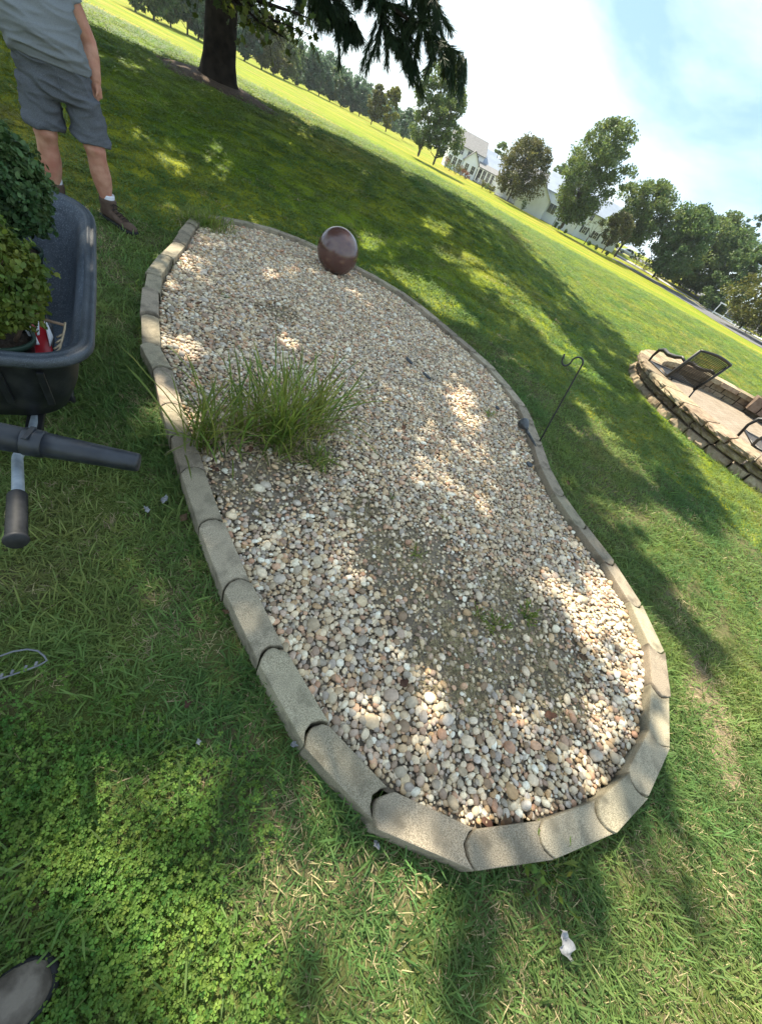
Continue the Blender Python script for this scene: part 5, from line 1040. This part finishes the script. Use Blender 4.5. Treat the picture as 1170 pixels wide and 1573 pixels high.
def clover_clump(seed):
    g = np.random.default_rng(seed); V = []; F = []
    for i in range(13):
        c = np.array([g.normal(0, .024), g.normal(0, .024), g.uniform(.012, .05)]); R = np.array(Euler((g.normal(0, .55), g.normal(0, .55), g.uniform(0, 6.28))).to_matrix()); s = g.uniform(.0045, .0085)
        for q in range(3):
            a = q*2.094; u = np.array([math.cos(a), math.sin(a), 0]); v = np.array([-u[1], u[0], 0]); b_ = len(V); z = np.array([0, 0, 1.0])
            for pt in (u*.05, u*.6+v*.55+z*.22, u*1.15+v*.42+z*.18, u*1.02, u*1.15-v*.42+z*.18, u*.6-v*.55+z*.22): V.append(c+R@(pt*s))
            F += [(b_, b_+1, b_+2, b_+3), (b_, b_+3, b_+4, b_+5)]
    me = bpy.data.meshes.new('clover'); me.from_pydata([tuple(v) for v in V], [], F); me.materials.append(M['clover']); return me
CP = [clover_clump(50+k) for k in range(5)]
def lawn_pts(n, r0, r1, k, seed):
    g = np.random.default_rng(seed); u = g.random(n); e_ = 2-k; r = (r0**e_+u*(r1**e_-r0**e_))**(1/e_); a = np.radians(g.uniform(-72, 62, n)); P = np.column_stack([r*np.sin(a), r*np.cos(a)]); return P
WORN = gp([(1046,985),(1075,1010),(1104,1075),(1128,1150),(1134,1225),(1108,1205),(1078,1125),(1048,1055)])
MB().add([(p[0], p[1], .009) for p in WORN], [tuple(range(len(WORN)))]).build('worn_soil', M['worn_soil'])['kind'] = 'structure'
def clear(P, mg=.0):
    ok = ~inside(P, POUT); ok &= edge_dist(P, POUT) > .004; ok &= np.hypot(P[:, 0]-PC0.x, P[:, 1]-PC0.y) > PR+.05; ok &= np.hypot(P[:, 0]-TB.x, P[:, 1]-TB.y) >.55; ok &= ~(inside(P, WORN) & (np.random.default_rng(1).random(len(P)) < .5)); return ok
gr = np.random.default_rng(77)
near = np.column_stack([gr.uniform(-2.4, 2.7, 10500), gr.uniform(-.75, 1.9, 10500)])
mid = lawn_pts(GRASS_MID, 1.7, 34, 1.25, 3)
P = np.vstack([near, mid]); P = P[clear(P)]
vv = np.column_stack([P, terrain(P[:, 0], P[:, 1])]); v_ = vv-np.array([0, 0, CAMH]); zz = v_@FW; a_ = v_@R0/zz*FPX; b_ = v_@UP0/zz*FPX; px = CX+a_*math.cos(ROLL)+b_*math.sin(ROLL); py = CY+a_*math.sin(ROLL)-b_*math.cos(ROLL)
k = (zz > .1) & (px > -160) & (px < 1330) & (py > -60) & (py < 1720); P = P[k]; vv = vv[k]; r_ = np.hypot(P[:, 0], P[:, 1])
fld = np.array([mnoise.noise(Vector((p[0]*1.3, p[1]*1.3, 3.1)))+.6*mnoise.noise(Vector((p[0]*4.5, p[1]*4.5, 9.1))) for p in P])
CLP = gp([(-60,1060),(130,1090),(300,1180),(350,1300),(385,1420),(330,1640),(-100,1700)]); incl = inside(P, CLP); ecl = edge_dist(P, CLP); pcl = np.where(incl, np.clip(.12+ecl*1.6, 0, .62), np.clip(.16-ecl*1.5, 0, .2)); isc = (gr.random(len(P)) < pcl) & (r_ < 2.2)
pdry = np.clip(.11+.36*fld, .02, .5); DRY = [(gnd(1095,1100), .2, .95), (gnd(1080,1040), .14, .9), (gnd(1120,1190), .16, .9), (gnd(1120,1500), .6, .42), (gnd(800,1490), .4, .36), (gnd(1130,1300), .4, .36), (gnd(300,960), .22, .5), (gnd(960,1300), .25, .5), (gnd(600,1420), .25, .45), (gnd(1000,1480), .4, .4), (gnd(440,1280), .2, .45), (gnd(225,620), .14, .8), (gnd(1040,960), .15, .6)]
for c, rad, s in DRY: pdry = np.maximum(pdry, s*(1-sst(rad*.4, rad*1.3, np.hypot(P[:, 0]-c.x, P[:, 1]-c.y))))
pdry *= np.interp(r_, [0, 3, 7, 12], [1, .7, .22, .08])
u = gr.random(len(P)); gi = np.where(u < pdry, 6+gr.integers(0, 3, len(P)), np.where(gr.random(len(P)) < .12, 9+gr.integers(0, 3, len(P)), gr.integers(0, 6, len(P))))
sc_ = np.interp(r_, [0, 2, 5, 12, 26], [.85, .9, 1.15, 1.7, 2.6])*gr.uniform(.75, 1.25, len(P)); sz = sc_*np.interp(r_, [0, 3, 6, 10, 30], [1, .9, .55, .32, .16])
farm = r_ > 3.6; gi = np.where(farm & (gi < 6), 12+gi % 4, np.where(farm & (gi < 9), 16+gi % 2, np.where(farm & (gi < 12), 12, gi)))
rt = np.column_stack([gr.normal(0, .12, len(P)), gr.normal(0, .12, len(P)), gr.uniform(0, 6.28, len(P))]); SC = np.column_stack([sc_, sc_, sz])
# blades that escaped the mower along the edging
ed = []
for q in range(520):
    i = gr.integers(0, NJ); a2, b2 = POUT[i], POUT[(i+1) % NJ]; m2 = a2+(b2-a2)*gr.random(); nn_ = m2-np.array([cen.x, cen.y]); nn_ = nn_/np.linalg.norm(nn_); ed.append(m2+nn_*gr.uniform(.012, .05))
ed = np.array(ed); ed = ed[clear(ed)]; ne = len(ed); vv = np.vstack([vv, np.column_stack([ed, terrain(ed[:, 0], ed[:, 1])])]); isc = np.concatenate([isc, np.zeros(ne, bool)])
rt = np.vstack([rt, np.column_stack([gr.normal(0, .15, ne), gr.normal(0, .15, ne), gr.uniform(0, 6.28, ne)])]); es = gr.uniform(.7, 1.15, ne); SC = np.vstack([SC, np.column_stack([es, es, es*gr.uniform(.7, 1.2, ne)])]); gi = np.concatenate([gi, np.where(gr.random(ne) < .3, 6+gr.integers(0, 3, ne), 9+gr.integers(0, 3, ne))])
k = ~isc; tag(scatter('grass', GP, vv[k], rt[k], SC[k], gi[k]), 'short mixed green and dry lawn grass', 'grass', kind='stuff')
P2 = vv[isc]; m_ = len(P2); extra = np.repeat(P2, 5, 0)+np.column_stack([gr.normal(0, .035, (m_*5, 2)), np.zeros(m_*5)]); extra = extra[clear(extra[:, :2])]
tag(scatter('clover', CP, extra, np.column_stack([np.zeros(len(extra)), np.zeros(len(extra)), gr.uniform(0, 6.28, len(extra))]), np.repeat(gr.uniform(.8, 1.25, len(extra))[:, None], 3, 1), gr.integers(0, 5, len(extra))), 'bright green clover patch at the lower left', 'clover', kind='stuff')
# dry clippings lying in the bed
n = 1500; cb = np.array([(c.x, c.y, r) for c, r in BARE]); w = gr.integers(0, len(cb), n); Pd = cb[w, :2]+gr.normal(0, .55, (n, 2))*cb[w, 2:3]; Pd = Pd[inside(Pd, PIN)]
STR = [blade_clump(70+k, 7, .02, .05, .0016, .018, 1.45, .1, 'dry_blade', 2) for k in range(3)]
tag(scatter('dry_clippings', STR, np.column_stack([Pd, bed_z(Pd[:, 0], Pd[:, 1])+gr.uniform(.012, .03, len(Pd))]), np.column_stack([gr.normal(0, .1, len(Pd)), gr.normal(0, .1, len(Pd)), gr.uniform(0, 6.28, len(Pd))]), np.repeat(gr.uniform(.8, 1.3, len(Pd))[:, None], 3, 1), gr.integers(0, 3, len(Pd))), 'thin dry grass clippings strewn over the bare parts of the bed', 'clippings', kind='stuff')
# tall grass tufts growing in the bed
def tuft(c, n, L0, L1, lab, seed, lean=.28, spread=.05, w=.0085, name='grass_tuft', leaf='tall_grass', grp='tall green tufts growing in the gravel', drybase=True):
    root = empty(name, c, 0, lab, 'grass tuft', grp)
    m1 = blade_clump(seed, n, L0, L1, w, spread, lean, .75, leaf, 6); link('blades', m1, root)
    if drybase: link('dry_blades', blade_clump(seed+1, int(n*.8), L0*.3, L1*.55, w*.5, spread*1.5, lean+.55, .7, 'dry_blade', 4), root)
    return root
bz = .06
tuft(gnd(320, 684, bz), 80, .22, .54, 'tall green grass tuft beside the left edging', 301, .30, .055)
tuft(gnd(372, 668, bz), 62, .2, .5, 'thin green tuft between the two big grass tufts', 303, .24, .06)
tuft(gnd(436, 676, bz), 175, .28, .62, 'biggest tall green grass tuft in the gravel', 305, .26, .07)
tuft(gnd(482, 652, bz), 95, .26, .56, 'right-hand part of the tall grass, leaning right', 307, .34, .055)
tuft(gnd(490, 715, bz), 46, .07, .16, 'small light green tuft below the tall grass', 309, .4, .03)
tuft(gnd(430, 690, bz), 60, .08, .2, 'short tuft with dead stems below the biggest grass tuft', 311, .6, .06)
tuft(gnd(325, 348, bz), 260, .10, .24, 'bushy weed covering the far corner of the edging', 313, .55, .10, .007, grp=None)
tuft(gnd(300, 342, bz), 120, .08, .2, 'grass spilling over the edging at the far left corner', 315, .7, .07, .007, grp=None)
# low weeds
def weed(c, n, s, lab, seed):
    root = empty('weed', c, seed, lab, 'weed', 'low green weeds in the bed'); g = np.random.default_rng(seed); V = []; F = []; mb = MB()
    for i in range(n):
        a = g.uniform(0, 6.28); L_ = s*g.uniform(.4, 1); el = g.uniform(.15, .9); d = np.array([math.cos(a)*math.cos(el), math.sin(a)*math.cos(el), math.sin(el)]); e_ = d*L_; mb.tube([(0, 0, -.01), tuple(e_*.5+np.array([0, 0, .004])), tuple(e_)], [.0012, .001, .0007], 4)
        for q in range(5):
            p = e_*(.35+.15*q); b_ = g.normal(size=3); b_ /= np.linalg.norm(b_); t_ = np.cross(d, b_); t_ /= np.linalg.norm(t_); dd = d*.6+b_*.8; l_ = s*.22*g.uniform(.7, 1.2); k0 = len(V); V += [p, p+dd*l_*.5+t_*l_*.2, p+dd*l_, p+dd*l_*.5-t_*l_*.2]; F.append((k0, k0+1, k0+2, k0+3))
    mb.build('stems', M['tall_grass'], root)['kind'] = 'stuff'; link('leaves', fast_mesh('leaves', np.array(V), np.array(F)), root, M['tall_grass'])
for i, (x, y, n, s, lab) in enumerate([(750,637,14,.09,'small weed by the dark cap near the right edging'),(762,968,24,.10,'spreading weed in the bare middle of the bed'),(806,948,20,.11,'upright weed right of the bare patch in the bed'),(638,852,12,.075,'small weed left of the pale stones in mid bed'),(735,945,16,.08,'flat weed above the spreading weed in mid bed'),(600,765,7,.05,'little weed just below the tall grass on the right'),(680,795,6,.045,'tiny weed in the upper middle gravel'),(620,470,4,.05,'tiny dark sprig in the far gravel'),(345,455,6,.06,'small sprig in the far left gravel')]):
    weed(gnd(x, y, .06), n, s, lab, 400+i)
wd = gnd(832, 1338, .0); weed(wd, 20, .17, 'leafy weed growing in the joint of the nearest edging blocks', 430)
# ================================================================== litter
def leaf_obj(c, s, rz, lab, cat='leaf', matn='leaf_dead', nm='fallen_leaf', grp='fallen leaves and scraps', seed=0):
    g = np.random.default_rng(seed); n = 10; V = []; F = []
    for i in range(n+1):
        t_ = i/n; hw = .42*math.sin(math.pi*min(t_*.93+.05, 1))**.8*(1+.25*math.sin(9*t_+seed))
        for q in (-1, 0, 1): V.append((q*hw*s, (t_-.5)*s*1.3, s*(.16*abs(q)+.14*math.sin(3*t_+seed)+(.12 if 'scrap' in nm else .05)*g.normal())))
    for i in range(n):
        for q in range(2): F.append((i*3+q, i*3+q+1, i*3+q+4, i*3+q+3))
    o = MB().add(V, F).build(nm, M[matn], None, True); o.location = c; o.rotation_euler = (g.normal(0, .2), g.normal(0, .2), rz); md = o.modifiers.new('t', 'SOLIDIFY'); md.thickness = .0008; return tag(o, lab, cat, grp)
for i, (x, y, z, s, lab, mt_) in enumerate([(282,795,.035,.05,'dark brown leaf in the grass beside the third near edging block','leaf_dead'),(347,940,.035,.03,'small rust leaf beside the left edging','leaf_dead'),(288,1082,.035,.035,'orange-brown leaf lying in the lower left grass','leaf_dead'),(330,722,.08,.05,'curled brown leaf at the foot of the tall grass','leaf_dead'),(385,690,.08,.045,'yellow-brown leaf under the tall grass','leaf_dead'),(462,755,.08,.04,'dark leaf at the edge of the upper bare patch','leaf_dead'),(572,795,.085,.04,'brown leaf left of the bare middle','leaf_dead'),(620,1050,.085,.05,'rust-red dead leaf among the near pebbles','leaf_dead'),(540,1165,.07,.05,'dead leaf scrap against the inner face of a near block','leaf_dead'),(775,1262,.07,.06,'heap of brown leaf scraps at the near end of the bed','leaf_dead'),(748,1266,.07,.05,'brown leaf scrap left of the near end heap','leaf_dead'),(932,864,.09,.07,'red-brown pine litter on the right edging','leaf_dead'),(895,1010,.085,.06,'dark dead leaf in the shaded right gravel','leaf_dead'),(900,1045,.085,.05,'dead leaf beside the sunlit right gravel','leaf_dead'),(845,1100,.085,.06,'dead brown leaf on the lower right gravel','leaf_dead'),(620,657,.085,.06,'long brown stick-like leaf in the upper gravel','leaf_dead'),(596,477,.085,.06,'brown leaf in the far gravel','leaf_dead'),(872,742,.035,.05,'tan leaf on the grass right of the edging','leaf_dead'),(305,465,.085,.06,'brown leaf cluster in the far left gravel','leaf_dead'),(305,1140,.03,.022,'grey snail-like scrap in the lower left lawn','paper')]):
    leaf_obj(gnd(x, y, z), s*.68, i*1.7, lab, matn=mt_, seed=500+i)
leaf_obj(gnd(869, 1452, .05), .052, .6, 'white crumpled plastic scrap on the lawn at the lower right', 'scrap', 'paper', 'plastic_scrap', None, 601)
leaf_obj(gnd(253, 768, .04), .03, .2, 'right white scrap in the grass left of the edging', 'scrap', 'paper', 'paper_scrap', 'white scraps in the grass', 602)
leaf_obj(gnd(224, 783, .04), .026, 1.2, 'left white scrap in the grass left of the edging', 'scrap', 'paper', 'paper_scrap', 'white scraps in the grass', 603)
leaf_obj(gnd(453, 1143, .04), .022, 2.2, 'small pale scrap beside the gap in the near edging', 'scrap', 'paper', 'paper_scrap', 'white scraps in the grass', 604)
leaf_obj(gnd(578, 1298, .04), .02, .9, 'tiny pale scrap below the tilted near block', 'scrap', 'paper', 'paper_scrap', 'white scraps in the grass', 605)
# grey toothed plastic strip bent into a loop
hp = empty('plastic_loop', (0, 0, 0), 0, 'grey toothed plastic strip bent into a loop in the grass at the left edge', 'plastic strip')
lp_ = [(-40,1018),(0,1008),(20,1001),(42,997.5),(58,1000),(68,1008),(72,1015),(62,1021),(50,1026),(36,1031),(18,1037),(0,1043),(-30,1052)]
P_ = [gnd(x, y, .052) for x, y in lp_]; MB().tube(P_, .0028, 6).build('strip', M['hoop'], hp, True)
for a in (7.6, 8.8, 10.0, 10.9):
    i = int(a); p = P_[i].lerp(P_[i+1], a-i); MB().box(p+Vector((-.004, .006, .004)), (.006, .012, .004), .5).build('tooth', M['hoop'], hp)
# dark flat stones / caps half buried in the bed
for i, (x, y, w, h, lab) in enumerate([(763,627,.05,.035,'dark glossy cap lying in the gravel near the right edging'),(628,555,.10,.035,'upper dark slate sliver in the far gravel'),(655,578,.11,.03,'lower dark slate sliver in the far gravel'),(812,714,.06,.05,'dark square cover half buried by the right edging')]):
    mb = MB(); c = gnd(x, y, .088); mb.prism([(w*.5*math.cos(t_)*(1+.15*math.sin(3*t_)), h*.5*math.sin(t_)) for t_ in np.linspace(0, 2*math.pi, 9)[:-1]], 0, .012); o = mb.build('slate_chip', M['shutter'], None, bevel=.002); o.location = c; o.rotation_euler = (.15, .1, -.7+i*.2); tag(o, lab, 'stone', 'dark flat pieces in the gravel')
# ================================================================== light summer haze
HZ = globals().get('HAZE', 0.0)
if HZ:
    hm = bpy.data.materials.new('haze'); hm.use_nodes = True; t = hm.node_tree; t.nodes.remove(t.nodes['Principled BSDF']); pv = N(t, 'ShaderNodeVolumePrincipled'); pv.inputs['Color'].default_value = (.80, .88, .96, 1); pv.inputs['Density'].default_value = HZ; pv.inputs['Anisotropy'].default_value = .25
    t.links.new(pv.outputs[0], t.nodes['Material Output'].inputs['Volume']); tag(MB().box((0, 0, 8.2), (1440, 1440, 22)).build('haze', hm), 'thin pale summer haze over the lawns', 'haze', kind='stuff')
